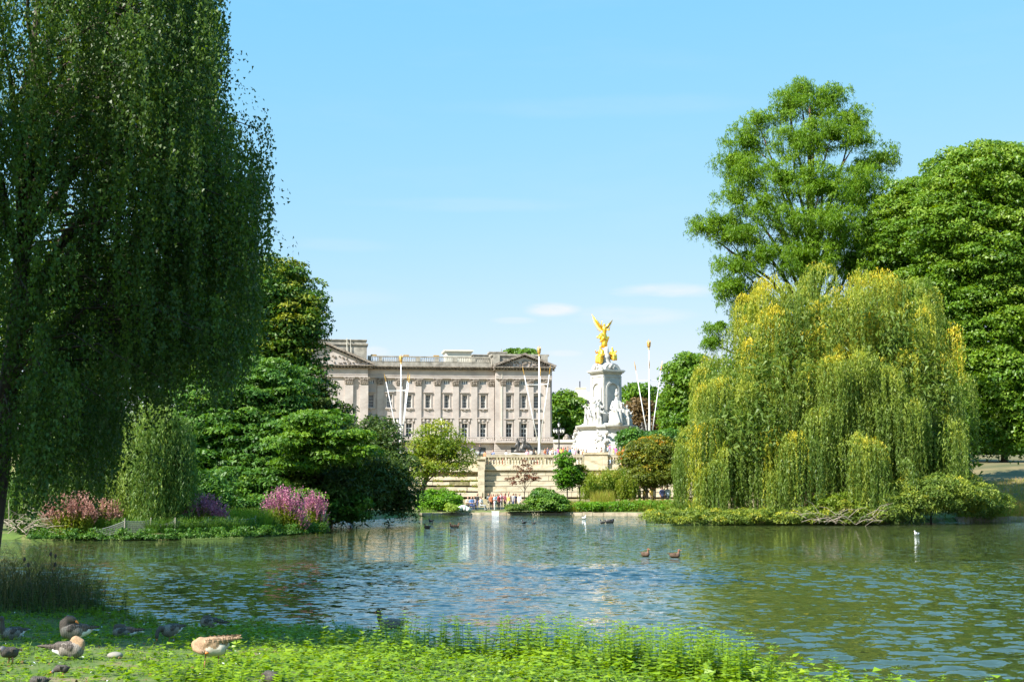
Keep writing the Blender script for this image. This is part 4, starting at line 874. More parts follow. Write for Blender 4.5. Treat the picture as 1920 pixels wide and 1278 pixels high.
plant('lime_tree', 'dark broad tree seen through the birch at the far left', 'tree', L, 'lime', limbs((-32, 112, .4), (-31, 112, 13), [tuple(c_) for c_ in C], .5, 10), 'bark', (-32, 112, .4), GL)
tree('hornbeam_tree', 'mid green layered tree filling the shore between the left willow and the maple', [E(430, 790, 130, 90, 92, 3), E(380, 860, 130, 90, 90, 3), E(500, 740, 90, 70, 93), E(520, 860, 110, 90, 91, 3), E(450, 930, 120, 55, 86.5, 2)],
     680, .75, 100, .125, 'hornbeam', bs_(450, 93), at(460, 720, 93), .35, 12, group=GL, flat=.38, droop=.55, tb=.42, jit=.4, edge=.62)
tree('maple_tree', 'bright green maple in the sun above the dark shoreline shrubs', [E(590, 795, 42, 24, 86, 2), E(648, 820, 42, 16, 85.5, 1.6), E(556, 828, 44, 20, 85.5, 1.8), E(686, 842, 20, 9, 85, 1.2), E(622, 858, 40, 15, 86, 1.6), E(560, 868, 36, 14, 86, 1.6), E(625, 778, 22, 14, 86.5, 1.2)],
     190, .62, 90, .12, 'maple', bs_(585, 90), at(605, 790, 87.5), .22, 10, group=GL, flat=.4, tb=.5, jit=.35)
tree('willow_shrub', 'dark rounded willow shrub leaning over the water left of the lake opening', [E(700, 850, 50, 60, 94), E(735, 895, 48, 50, 93), E(670, 900, 80, 60, 91), E(640, 930, 70, 40, 89, 2.2), E(745, 935, 42, 28, 94), E(700, 815, 28, 30, 95)],
     400, .7, 75, .14, 'yew', bs_(655, 103), at(695, 810, 97), .22, 9, group=GL, cat='shrub', flat=.9, asp=.35, tb=.4, jit=.3, edge=.75)
tree('evergreen_tree', 'dark evergreen tree standing between the lime and the willow shrub', [E(598, 765, 34, 56, 98), E(640, 800, 30, 38, 98), E(600, 860, 60, 70, 97), E(570, 900, 70, 50, 90, 2.5), E(640, 880, 60, 60, 93, 2.5)],
     330, .72, 65, .15, 'yew', bs_(620, 98.5), at(620, 700, 98.5), .25, 8, group=GL, flat=.5, tb=.5, jit=.4)
# willow with sunlit curtains
def willow(nm, label, lobes, ntips, ns, Lr, mat, base, topz, tintf, leaf=(.12, .028), step=.09, spread=.09, zmin=.35, arch=.7, group=None, r0=.45, tr=.55, fill=0, nl=18):
    """lobes: crown ellipsoids; curtains of shoots start on their upper surface"""
    Es = np.array(lobes); w = Es[:, 3] * Es[:, 5]; w = w / w.sum(); T = []
    while len(T) < ntips:
        e = Es[rng.choice(len(Es), p=w)]; d = rdir(1)[0]; d[2] = abs(d[2]) if rng.random() < .8 else d[2]
        if d[1] > .35 and rng.random() < .5: continue
        p = e[:3] + d * e[3:6] * (.78 + .27 * rng.random()); 
        ins = min(np.sum(((p - f[:3]) / f[3:6]) ** 2) for f in Es)
        if ins < .55: continue
        if p[2] < zmin + .8: continue
        T.append(np.concatenate([p, d]))
    T = np.array(T); nsv = np.full(len(T), ns); i = np.repeat(np.arange(len(T)), nsv)
    od = T[i, 3:6].copy(); od[:, 2] = 0; od = unit(od + .55 * rng.normal(size=od.shape) * np.array([1, 1, 0])); od[:, 2] = 0
    A = T[i, :3] + rng.normal(size=(len(i), 3)) * np.array([tr * .35, tr * .35, .18]) + od * (tr * rng.random((len(i), 1)))
    Lt = rng.uniform(*Lr, len(T)); Lt = np.where((T[:, 2] < 7.2) & (rng.random(len(T)) < .85), np.maximum(Lt, (T[:, 2] - zmin) * 1.05), Lt); Ln = Lt[i] * rng.uniform(.55, 1.1, len(i)); Ln = np.minimum(Ln, np.maximum(.8, A[:, 2] - zmin + .2 * rng.normal(size=len(i))))
    tn = tintf(T)[i] + .06 * rng.normal(size=len(i))
    L = strands(A, od, Ln, step, leaf[0], leaf[1], tn, spread, arch, .35, .12, .26, zmin - .2)
    if fill:
        n = fill; k = rng.choice(len(Es), n, p=w); q = rdir(n) * (.8 * rng.random((n, 1)) ** .4); Pf = Es[k, :3] + q * Es[k, 3:6]; Pf[:, 2] = np.maximum(Pf[:, 2], zmin); nr = rdir(n); U, V = leaf_axes(nr, n, .6)
        L = merge(L, (Pf, U * leaf[0] * 2.2, V * leaf[1] * 4, .12 + .15 * rng.random(n)))  # fill leaves tinted dark: shade inside the crown put into their colour
    tips = [tuple(t_[:3]) for t_ in T]; rnd.shuffle(tips)
    wd = limbs(base, (base[0] + .5, base[1], topz), tips, r0, nl, bend=.1)
    return plant(nm, label, 'tree', L, mat, wd, 'bark', base, group)
willow('weeping_willow', 'pale green weeping willow catching sun behind the birch', [E(288, 815, 42, 52, 74), E(325, 860, 24, 34, 74), E(200, 800, 40, 36, 75), E(110, 880, 60, 50, 75)],
       78, 20, (1.0, 4.2), 'willow_l', (-21.5, 75.5, .4), 7.5, lambda T: .5 + .2 * rng.normal(size=len(T)), (.11, .026), .08, .08, .6, .5, GL, .28, .5, 1500)
# low shrubs along the left shore
tree('shoreline_shrub', 'dense dark shrub behind the purple flowers and wire mesh', [E(100, 950, 110, 35, 76, 2), E(260, 940, 110, 50, 78, 2), E(370, 930, 70, 55, 81, 2), E(30, 930, 90, 50, 76, 2)], 230, .6, 55, .12, 'hornbeam', bs_(250, 77), at(250, 900, 77), .1, 8, group=None, cat='shrub', tb=.35, jit=.4, zmin=.4)
tree('shoreline_shrub', 'leafy dark shrub at the waterline right of the last purple flowers', [E(650, 950, 45, 28, 88, 1.6), E(560, 950, 60, 32, 84, 1.6), E(470, 955, 50, 25, 82, 1.5)], 140, .5, 60, .12, 'hornbeam', bs_(575, 86.5), at(600, 930, 86.5), .08, 6, cat='shrub', tb=.45, jit=.4, zmin=.4)

# ---- blades and stems
def blades(n, area, h0, h1, w, lean=.25, tb=.5, seg=3):
    """area(n)->x,y ; each blade is a chain of narrow diamonds"""
    x, y = area(n); z = hgt(x, y); h = h0 + (h1 - h0) * rng.random(n); d = rdir(n); d[:, 2] = 0
    P = []; U = []; V = []; T = []
    t0 = tb + .22 * rng.normal(size=n)
    for k in range(seg):
        f = (k + .5) / seg; p = np.stack([x, y, z], 1) + d * (lean * h * f * f)[:, None]; p[:, 2] += h * f
        u = d * (lean * 2 * f); u[:, 2] += 1; u = unit(u) * (h / seg * .56)[:, None]; v = unit(np.cross(u, rdir(n))) * (w * (1.1 - f * .8))
        P.append(p); U.append(u); V.append(v); T.append(t0 + .1 * f)
    return np.concatenate(P), np.concatenate(U), np.concatenate(V), np.concatenate(T)
def area_px(px0, px1, D0, D1):
    def f(n): D = D0 + (D1 - D0) * rng.random(n); return (px0 + (px1 - px0) * rng.random(n) - 960) / FPX * D, D
    return f
def area_blob(px, D, rx, ry):
    x0, y0 = bs_(px, D)
    def f(n): a = rng.random(n) * 6.283; r = rng.random(n) ** .6; return x0 + rx * r * np.cos(a), y0 + ry * r * np.sin(a)
    return f
def simple(nm, label, cat, L, mat, kind=None, group=None):
    c0 = L[0].mean(0); c0[2] = L[0][:, 2].min(); P = L[0] - c0
    o = put(nm, leaf_mesh(nm, P, L[1], L[2], L[3]), mat, None, tuple(c0), label=label, cat=cat)
    if kind: o['kind'] = kind
    if group: o['group'] = group
    return o
def flowers(px, D, rx, h, label, fm='purple', dens=1.0):
    r = thing('flower_clump', label, 'flowers', (*bs_(px, D), hz(*bs_(px, D))), 0, 'purple loosestrife on the left shore'); o = np.array(r.location)
    n = int(320 * dens); x, y = area_blob(px, D, rx * .45, .4)(n); z = hgt(x, y); d = rdir(n); d[:, 2] = 0; out = np.stack([x - o[0], y - o[1], 0 * x], 1) * 1.15
    hh = h * (.6 + .45 * rng.random(n)) * np.sqrt(np.clip(1.1 - (np.abs(x - o[0]) / (rx * .5)) ** 2, .3, 1))
    Pf, Uf, Vf, Tf = [], [], [], []; Pg, Ug, Vg, Tg = [], [], [], []
    for k in range(26):
        f = (k + rng.random(n)) / 26; p = np.stack([x, y, z], 1) + out * f[:, None] + d * (.10 * h * f * f)[:, None]; p[:, 2] += hh * f
        dd = rdir(n); dd[:, 2] += .5; dd = unit(dd)
        fl = f > .5 + .2 * rng.random(n); s_ = np.where(fl, .045, .085)[:, None]
        U = dd * s_; V = unit(np.cross(dd, rdir(n))) * np.where(fl, .035, .022)[:, None]; p = p + dd * s_ * .7
        Pf.append(p[fl]); Uf.append(U[fl]); Vf.append(V[fl]); Tf.append(rng.random(fl.sum()))
        Pg.append(p[~fl]); Ug.append(U[~fl]); Vg.append(V[~fl]); Tg.append(.3 + .5 * rng.random((~fl).sum()))
    c_ = np.concatenate
    put('flower_spikes', leaf_mesh('flower_spikes', c_(Pf) - o, c_(Uf), c_(Vf), c_(Tf)), fm, r, kind='stuff')
    put('leaves', leaf_mesh('leaves', c_(Pg) - o, c_(Ug), c_(Vg), c_(Tg)), 'hedge', r, kind='stuff')
flowers(388, 75.0, 1.25, 1.9, 'pink purple flower clump in the middle of the left shore, right of the sagging mesh')
flowers(538, 78.6, 1.5, 2.3, 'largest bright purple flower clump on the left shore')
flowers(592, 81, .8, 2.1, 'narrow purple flower clump beside the leaning posts', dens=.6)
flowers(140, 71.5, 1.6, 2.1, 'faded mauve flower clump at the far left shore', 'mauve', 1.3)
flowers(205, 72.5, .9, 1.7, 'small faded flower clump right of the mauve one', 'mauve', .7)
flowers(178, 73, .6, 1.5, 'thin faded flower clump between two others at the far left', 'mauve', .5)
simple('reed_tuft', 'tuft of tall green grass behind the wire mesh', 'grass tuft', blades(1500, area_px(238, 300, 73, 75), .7, 1.35, .022, .35, .6), 'grass')
simple('reed_tuft', 'long green grass tuft between the two pink purple clumps', 'grass tuft', blades(2600, area_px(415, 512, 76.5, 79.5), .6, 1.25, .022, .4, .65), 'grass')
simple('reed_tuft', 'small upright grass tuft beside the faded flowers', 'grass tuft', blades(400, area_px(190, 200, 72, 73), 1.0, 1.6, .022, .25, .6), 'grass')
simple('reed_tuft', 'grass tuft in front of the narrow purple clump', 'grass tuft', blades(600, area_px(575, 612, 80.6, 82), .5, 1.5, .022, .35, .6), 'grass')
Dsh = lambda px: float(np.interp(px, [0, 300, 450, 612], [70.3, 70.3, 73, 80.6]))
L, C = crown([E(66 + 18 * k, 1006 - max(0, 18 * k - 240) * .03, 11 + 5 * math.sin(k * 2.7), 3 + 9 * math.sin(k * 1.9) ** 4, Dsh(66 + 18 * k) + .3, .5) for k in range(31)], 330, .2, 60, .05, tb=.45, jit=.5, zmin=.05)
simple('shore_plants', 'low green plants along the left waterline', 'ground plants', L, 'hornbeam', 'stuff')
L, C = crown([E(40 + 17 * k, 984 + 5 * math.sin(k * 2.3), 15, 8 + 4 * math.sin(k * 1.3) ** 2, Dsh(40 + 17 * k) + 2.9 + .5 * math.sin(k * 1.7), .7) for k in range(33)], 460, .3, 55, .06, tb=.45, jit=.5, zmin=.3)
L = merge(L, blades(5000, lambda n: (lambda p_: ((p_ - 960) / FPX * (np.interp(p_, [0, 300, 450, 612], [70.3, 70.3, 73, 80.6]) + 1.5), np.interp(p_, [0, 300, 450, 612], [70.3, 70.3, 73, 80.6]) + 1.5 + 0 * p_))(rng.uniform(40, 600, n)), .3, .9, .018, .4, .6))
simple('shore_plants', 'knee high green plants behind the wire mesh on the left shore', 'ground plants', L, 'hornbeam', 'stuff')
# bare grey branches at the far left shore
tw = MB()
for k in range(60):
    x, y = bs_(rnd.uniform(20, 130), rnd.uniform(71, 73)); a = Vector((x, y, rnd.uniform(.2, .8))); d = Vector((rnd.uniform(-1, 1), rnd.uniform(-.4, .4), rnd.uniform(-.1, .5))).normalized(); tw.tube([a, a + d * .8 + Vector((0, 0, .15)), a + d * 1.6 + Vector((0, 0, -.1))], [.022, .016, .006], 4)
put('fallen_branches', tw.mesh('fallen_branches'), 'twig', label='tangle of bare grey twigs at the far left waterline', cat='branches', kind='stuff')

# ---- wire mesh fence with wooden posts
fpts = [(183, 1000, 70.9), (240, 1002, 71.3), (287, 1003, 71.9), (333, 1003, 72.4), (395, 1002, 73.8), (433, 1000, 75), (482, 996, 76.4)]
x0, y0 = bs_(183, 70.9); fence = thing('wire_fence', 'sagging low wire mesh fence on thin posts along the left shore', 'fence', (x0, y0, .3))
fp = [Vector((*bs_(p[0], p[2]), hz(*bs_(p[0], p[2])))) for p in fpts]; o0 = Vector(fence.location)
for p in fp: a = MB(); q_ = p - o0; a.tube([q_ - Vector((0, 0, .3)), q_ + Vector((rnd.uniform(-.04, .04), 0, .78))], .035, 5); put('post', a.mesh('post'), 'wood', fence)
for i in range(len(fp) - 1):
    a = MB(); A_, B_ = fp[i] - o0, fp[i + 1] - o0; n = 26
    sg = .22 if i in (2, 3) else .06
    top = lambda f: A_.lerp(B_, f) + Vector((0, 0, .66 - sg * 4 * f * (1 - f)))
    a.tube([top(j / 8) for j in range(9)], .012, 4); a.tube([A_.lerp(B_, j / 4) + Vector((0, 0, .05)) for j in range(5)], .01, 3)
    for j in range(n + 1):
        f = j / n; a.tube([A_.lerp(B_, f) + Vector((0, 0, .05)), top(f)], .009, 3)
    for k in range(1, 6): a.tube([A_.lerp(B_, j / 6).lerp(top(j / 6), k / 6) for j in range(7)], .009, 3)
    put('wire_mesh', a.mesh('wire_mesh'), 'wire', fence)
for (dx, ln, lab) in ((0, .35, 'leftmost of three grey posts leaning at the tip of the left shore'), (7, .28, 'middle of three grey posts leaning at the tip of the left shore'), (14, -.1, 'rightmost of three grey posts leaning at the tip of the left shore')):
    x, y = bs_(597 + dx, 80.9); a = MB(); a.tube([(0, 0, -.3), (ln, 0, 1.0)], [.045, .04], 6); put('leaning_post', a.mesh('leaning_post'), 'wood', None, (x, y, .2), label=lab, cat='post', group='grey posts at the water')

# ================================================================== centre
tree('small_tree', 'small airy light green tree with a leaning trunk before the terrace wall', [E(815, 825, 50, 36, 128), E(845, 850, 42, 30, 128), E(785, 850, 30, 34, 128), E(800, 880, 34, 22, 127), E(850, 872, 38, 14, 127)],
     170, .85, 60, .12, 'light', bs_(782, 128), at(825, 800, 128), .24, 16, flat=.6, tb=.45, jit=.5, fill=.08, edge=.3, seedtop=.2)
tree('green_bush', 'rounded bright green bush at the water left of the people', [E(822, 940, 38, 20, 123, 1.4), E(845, 948, 22, 14, 122.5, 1)], 110, .5, 110, .1, 'bush', bs_(825, 123.5), at(825, 928, 123.5), .06, 6, cat='bush', tb=.6, jit=.4, zmin=.4)
tree('green_bush', 'small lime yellow bush at the water edge', [E(848, 952, 8, 9, 120.6, .5)], 16, .3, 90, .09, 'grass', bs_(848, 121.4), at(848, 945, 121.4), .04, 4, cat='bush', tb=.95, jit=.3, zmin=.35)
tree('green_bush', 'dark glossy green bush right of the reddish small tree', [E(1028, 944, 32, 20, 122, 1.4), E(1020, 932, 22, 14, 122.6, 1.2), E(1050, 955, 22, 10, 121.5, .8)], 120, .45, 110, .1, 'hornbeam', bs_(1028, 123), at(1028, 925, 123), .06, 6, cat='bush', tb=.6, jit=.5, zmin=.38)
tree('green_bush', 'grey green bush of upright shoots right of the crowd', [E(968, 955, 20, 6, 121.5, .9), E(992, 948, 10, 10, 122.6, .6)], 60, .28, 90, .09, 'willow_l', bs_(975, 123), at(975, 930, 123), .05, 6, cat='bush', tb=.5, jit=.4, zmin=.38, asp=.3)
tree('reddish_tree', 'thin small tree with reddish brown drooping sprays before the wall', [E(985, 868, 20, 10, 128), E(965, 898, 18, 8, 128), E(1003, 893, 14, 7, 128), E(985, 885, 12, 16, 128)], 40, .26, 36, .08, 'brownleaf', bs_(981, 128), at(985, 862, 128), .05, 12, tb=.5, jit=.4, fill=0, edge=.3, droop=.9)
tree('young_tree', 'taller of two thin green young trees before the terrace wall', [E(1058, 862, 16, 14, 126), E(1062, 890, 24, 22, 126), E(1062, 905, 16, 10, 126)], 90, .42, 70, .09, 'bush', bs_(1063, 126), at(1060, 852, 126), .07, 8, tb=.25, jit=.5, fill=.05, edge=.4, group='young trees before the wall')
tree('young_tree', 'shorter of two thin young trees, with darker olive leaves', [E(1083, 886, 13, 18, 127), E(1082, 904, 10, 8, 127)], 46, .4, 60, .09, 'autumn', bs_(1087, 127), at(1083, 872, 127), .06, 7, tb=.25, jit=.4, fill=.05, edge=.4, group='young trees before the wall')
willow('weeping_shrub', 'rounded weeping shrub with hanging olive foliage below the balustrade pier', [E(1138, 902, 36, 16, 131, 2), E(1118, 915, 26, 14, 130, 1.6), E(1165, 912, 22, 14, 131, 1.6)], 70, 20, (.6, 1.7), 'hedge', (*bs_(1138, 131.5), .5), 3.0, lambda T: .35 + .18 * rng.normal(size=len(T)), (.09, .035), .08, .08, .9, .3, None, .12, .35, 900, nl=8)
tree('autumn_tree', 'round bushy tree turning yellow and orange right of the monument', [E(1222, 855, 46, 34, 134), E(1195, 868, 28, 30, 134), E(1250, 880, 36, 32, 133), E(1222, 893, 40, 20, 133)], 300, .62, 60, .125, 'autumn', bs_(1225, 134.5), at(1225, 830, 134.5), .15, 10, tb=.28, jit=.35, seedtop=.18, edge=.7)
tree('autumn_tree', 'small orange tipped shrub leaning against the balustrade', [E(1172, 856, 9, 11, 136, .8), E(1186, 838, 12, 10, 136, .8), E(1212, 828, 16, 8, 136, .8)], 60, .4, 50, .1, 'autumn', bs_(1185, 136.5), at(1186, 832, 136.5), .07, 7, tb=.8, jit=.5, fill=.05, edge=.4)
L = merge(blades(8500, area_px(1062, 1300, 121, 128), .45, 1.0, .02, .25, .55), blades(1500, area_px(1108, 1150, 124, 127), 1.0, 1.9, .02, .25, .6), blades(900, area_px(1180, 1300, 124, 127), .7, 1.05, .02, .2, .95))
simple('long_grass_bed', 'bed of long yellowish grass along the water below the right hand group of people', 'grass', L, 'hedge', 'stuff')
L, C = crown([E(1100 + 26 * k, 950, 20, 9, 121.5 + .2 * k, 1.0) for k in range(8)], 130, .5, 70, .08, tb=.5, jit=.5, zmin=.3)
simple('shore_plants', 'leafy green plants at the foot of the long grass bed', 'ground plants', L, 'bush', 'stuff')
L = merge(blades(700, area_px(905, 960, 119.4, 120.5), .3, .6, .02, .3, .6), blades(500, area_px(790, 870, 118.5, 120), .25, .5, .02, .3, .7))
simple('edge_grass', 'short grass tufts on the stone edge before the crowd', 'grass', L, 'grass', 'stuff')
# ---- beyond the terrace
GB = 'trees behind the monument'
tree('park_tree', 'rounded green tree between the palace corner and the monument', [E(1062, 775, 32, 36, 380), E(1088, 800, 30, 30, 380), E(1045, 810, 24, 30, 380)], 150, 2.4, 70, .5, 'plane', bs_(1062, 380), at(1062, 750, 380), .5, 6, group=GB, tb=.45)
tree('park_tree', 'dark green tree right behind the monument', [E(1195, 762, 32, 40, 330), E(1180, 800, 34, 40, 330), E(1225, 790, 30, 45, 330)], 190, 2.2, 70, .45, 'plane', bs_(1195, 330), at(1195, 730, 330), .5, 6, group=GB, tb=.35)
tree('park_tree', 'copper brown tree right of the monument behind the trident mast', [E(1202, 785, 25, 36, 300), E(1222, 800, 22, 30, 300)], 110, 1.6, 70, .35, 'bronzeleaf', bs_(1208, 300), at(1208, 760, 300), .4, 6, group=GB, tb=.45)
tree('park_tree', 'tall bright green tree left of the yellow willow', [E(1296, 715, 44, 50, 245), E(1275, 765, 34, 45, 245), E(1320, 790, 50, 60, 245), E(1275, 810, 30, 34, 243)], 340, 1.5, 60, .33, 'plane', bs_(1296, 246), at(1296, 690, 246), .5, 10, group=GB, tb=.42)
tree('park_tree', 'low dark bushy tree behind the autumn tree', [E(1245, 835, 50, 26, 215), E(1190, 830, 30, 24, 216)], 150, 1.2, 70, .26, 'hornbeam', bs_(1240, 217), at(1240, 820, 217), .3, 6, group=GB, tb=.3)
tree('roof_tree', 'treetop showing above the palace roof', [E(968, 662, 14, 8, 375), E(990, 664, 10, 6, 375)], 40, 1.6, 60, .4, 'plane', bs_(975, 375), at(972, 658, 375), .5, 5, group=GB, tb=.35)
L, C = crown([E(700 + 95 * k, 850 - 6 * math.sin(k), 70, 38, 420 + 3 * k) for k in range(-7, 4)] + [E(1100 + 95 * k, 842, 70, 28, 470 + 3 * k) for k in range(1, 10)], 320, 5, 40, 1.1, tb=.35, edge=.7)
simple('distant_wood', 'far dark line of trees closing the horizon', 'trees', L, 'plane', 'stuff')

# ================================================================== right
GR = 'trees on the right shore'
cyp = [E(1545, 190, 50, 30, 124), E(1480, 200, 34, 32, 123), E(1420, 225, 26, 20, 123), E(1400, 265, 40, 34, 123), E(1372, 300, 34, 28, 122), E(1600, 225, 30, 30, 124), E(1560, 250, 50, 38, 122), E(1495, 262, 46, 42, 121), E(1608, 262, 30, 18, 122),
       E(1400, 325, 40, 30, 121), E(1470, 335, 50, 38, 120), E(1380, 370, 38, 32, 121), E(1655, 295, 32, 24, 125), E(1620, 310, 30, 16, 125), E(1540, 350, 60, 44, 119), E(1610, 350, 56, 40, 121), E(1345, 415, 46, 16, 122), E(1315, 428, 22, 9, 122), E(1400, 430, 40, 26, 120), E(1365, 445, 34, 20, 121),
       E(1430, 385, 34, 26, 119), E(1490, 410, 44, 34, 119), E(1560, 420, 56, 40, 118), E(1640, 420, 48, 50, 121), E(1430, 480, 44, 34, 120), E(1380, 500, 36, 30, 121), E(1370, 535, 30, 14, 121), E(1510, 480, 60, 46, 119), E(1600, 490, 60, 50, 120), E(1350, 610, 26, 20, 121), E(1330, 640, 26, 12, 121), E(1400, 570, 50, 40, 122), E(1480, 150 + 38, 12, 20, 123), E(1500, 165, 20, 16, 124)]
rnd.seed(3)
L, C = crown([(e[0], e[1], e[2], e[3] * 1.1, e[4] * 1.1, e[5] * 1.1) for e in cyp], 1300, .55, 45, .15, flat=.8, droop=1.1, fill=.35, asp=.28, tb=.4, tv=.25, jit=.4, edge=.35, front=.35, seedtop=.2)
nst = 7; Ac = np.repeat(C, nst, 0) + rng.normal(size=(len(C) * nst, 3)) * np.array([.34, .34, .16]); oc = rdir(len(Ac)); oc[:, 2] = 0
L = merge(L, strands(Ac, unit(oc), rng.uniform(.4, 1.15, len(Ac)), .045, .10, .028, np.repeat(.5 + .2 * rng.normal(size=len(C)), nst), .075, .25, .2, .35, .15))
tips = [(e[0], e[1], e[2]) for e in cyp]; bx, by = bs_(1512, 122)
plant('cypress_tree', 'tall feathery deciduous cypress rising above the yellow willow', 'tree', L, 'cypress', limbs((bx, by, hz(bx, by) - .2), at(1528, 200, 122.5), tips, .62, 34, bend=.05), 'bark_red', (bx, by, hz(bx, by) - .2), GR)
def fit(E0, n): return E0
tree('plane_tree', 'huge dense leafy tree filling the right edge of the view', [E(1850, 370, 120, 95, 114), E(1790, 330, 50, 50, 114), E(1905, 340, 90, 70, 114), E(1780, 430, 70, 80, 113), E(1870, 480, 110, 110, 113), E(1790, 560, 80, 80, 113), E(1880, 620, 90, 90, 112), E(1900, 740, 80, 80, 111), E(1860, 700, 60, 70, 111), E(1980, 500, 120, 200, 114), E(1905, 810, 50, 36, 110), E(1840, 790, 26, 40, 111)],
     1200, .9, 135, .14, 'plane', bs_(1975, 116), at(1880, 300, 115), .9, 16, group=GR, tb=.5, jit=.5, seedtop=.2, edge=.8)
tree('plane_tree', 'leafy tree between the cypress and the huge tree at the right', [E(1715, 400, 60, 62, 119), E(1690, 460, 70, 80, 119), E(1700, 370, 40, 30, 119), E(1730, 530, 80, 80, 119), E(1700, 620, 90, 90, 121)],
     520, .9, 125, .14, 'plane', bs_(1745, 122), at(1710, 350, 120), .6, 12, group=GR, tb=.45, jit=.45, seedtop=.2, edge=.78)
tree('park_tree', 'green tree behind the willow in deep shade at the right', [E(1600, 720, 160, 120, 140), E(1800, 730, 60, 60, 150), E(1450, 740, 120, 90, 145), E(1500, 870, 120, 50, 128), E(1700, 870, 110, 50, 128)], 420, 1.6, 60, .3, 'hornbeam', bs_(1600, 146), at(1600, 620, 142), .5, 6, group=GR, tb=.3)  # low lobes added so the gaps beneath the willow look dark
# big yellow green willow
big = [E(1585, 640, 190, 110, 101, 5), E(1480, 730, 150, 120, 99, 4), E(1690, 740, 115, 130, 100, 4.5), E(1400, 820, 90, 90, 97, 3), E(1560, 850, 170, 90, 99, 4), E(1730, 860, 70, 80, 99, 3)]
wl = []; pts_ = []; tries = 0
lx = lambda y: float(np.interp(y, [520, 575, 630, 700, 800, 900, 960], [1455, 1412, 1372, 1330, 1318, 1300, 1280])); rx_ = lambda y: float(np.interp(y, [520, 560, 610, 680, 900], [1690, 1735, 1762, 1775, 1778]))
while len(pts_) < 44 and tries < 4000:
    tries += 1; yy = rnd.uniform(548, 900); xx = rnd.choice([rnd.uniform(lx(yy) + 16, rx_(yy) - 16), rnd.uniform(lx(yy) + 16, rx_(yy) - 16), lx(yy) + 18, rx_(yy) - 18, rnd.uniform(1440, 1740)]); yy = 545 + rnd.uniform(-12, 10) + abs(xx - 1580) ** 2 / 1400 if rnd.random() < .22 and 1440 < xx < 1745 else yy
    if any(math.hypot(xx - a_, (yy - b_) * 1.1) < 44 for a_, b_ in pts_): continue
    pts_.append((xx, yy)); edge_ = min(xx - lx(yy), rx_(yy) - xx) / 150
    wl.append(E(xx, yy, rnd.uniform(26, 50), rnd.uniform(26, 46), 102.2 - (yy - 500) / 400 * 6.2 + 1.8 * (1 - min(1, edge_)) + rnd.uniform(-1.2, 1.2), 1.7))
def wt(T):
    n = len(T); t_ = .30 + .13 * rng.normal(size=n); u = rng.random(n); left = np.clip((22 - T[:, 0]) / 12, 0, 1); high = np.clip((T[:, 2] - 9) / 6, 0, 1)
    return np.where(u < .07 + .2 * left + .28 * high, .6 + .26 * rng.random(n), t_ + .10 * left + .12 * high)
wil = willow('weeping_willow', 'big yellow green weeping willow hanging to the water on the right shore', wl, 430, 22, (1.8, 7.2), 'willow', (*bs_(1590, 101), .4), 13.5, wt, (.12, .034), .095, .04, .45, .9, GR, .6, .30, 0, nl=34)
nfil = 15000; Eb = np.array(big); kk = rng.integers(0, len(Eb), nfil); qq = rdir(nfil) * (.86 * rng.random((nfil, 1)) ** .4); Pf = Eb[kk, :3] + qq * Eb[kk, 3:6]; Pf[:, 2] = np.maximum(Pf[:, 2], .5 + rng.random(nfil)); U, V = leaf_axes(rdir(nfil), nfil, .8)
put('inner_leaves', leaf_mesh('inner_leaves', Pf - np.array(wil.location), U * .26, V * .09, .1 + .25 * rng.random(nfil)), 'willow', wil, kind='stuff')  # darker tint stands in for the shade inside the willow crown
L, C = crown([E(1240 + 34 * k, 966 + 3 * math.sin(k * 2), 30, 14, 94.5, 1.2) for k in range(13)], 300, .42, 80, .09, tb=.42, jit=.4, asp=.3, zmin=.08, droop=.7)
simple('shore_shrub', 'low fringe of willow shoots along the waterline under the right willow', 'shrub', L, 'willow', 'stuff')
tree('willow_bush', 'broad bright willow bush right of the hanging willow', [E(1745, 922, 74, 32, 95.6, 1.8), E(1690, 945, 60, 24, 95, 1.5), E(1812, 926, 50, 34, 98, 2), E(1862, 942, 34, 20, 101.5, 1.6), E(1650, 952, 40, 18, 94.6, 1.3)], 360, .5, 80, .12, 'willow', bs_(1740, 99.5), at(1740, 905, 99.5), .08, 9, cat='bush', tb=.36, jit=.35, asp=.28, droop=.9, zmin=.1, flat=.8)
tree('willow_bush', 'tangled lower bush with dead twigs under the middle of the willow', [E(1570, 950, 60, 26, 95, 1.5), E(1620, 935, 40, 24, 96, 1.4)], 170, .45, 90, .1, 'hedge', bs_(1580, 96.5), at(1580, 930, 96.5), .08, 8, cat='bush', tb=.35, jit=.4, asp=.4, droop=.8, zmin=.1)
tw = MB()
for k in range(38):
    x, y = bs_(rnd.uniform(1495, 1650), rnd.uniform(92.4, 93.6)); a = Vector((x, y, rnd.uniform(.05, .8))); d = Vector((rnd.uniform(-1, 1), rnd.uniform(-.6, .1), rnd.uniform(-.2, .6))).normalized(); tw.tube([a, a + d * .7 + Vector((0, 0, .15)), a + d * 1.4 + Vector((0, 0, -.1))], [.022, .014, .005], 4)
put('fallen_branches', tw.mesh('fallen_branches'), 'twig', label='tangle of bare pale branches at the waterline below the right willow', cat='branches', kind='stuff')
L = merge(blades(5200, area_px(1790, 1990, 101.5, 113), .5, 1.1, .018, .35, .45), blades(700, area_px(1860, 1960, 102, 108), .9, 1.4, .018, .25, .95))
simple('long_grass_bed', 'long green grass bed behind the pale stone edge at the far right', 'grass', L, 'hedge', 'stuff')
L = blades(2500, area_px(1790, 1980, 101.0, 102.4), .2, .5, .018, .35, .9); simple('edge_grass', 'bright short grass on the stone edge at the far right', 'grass', L, 'grass', 'stuff')

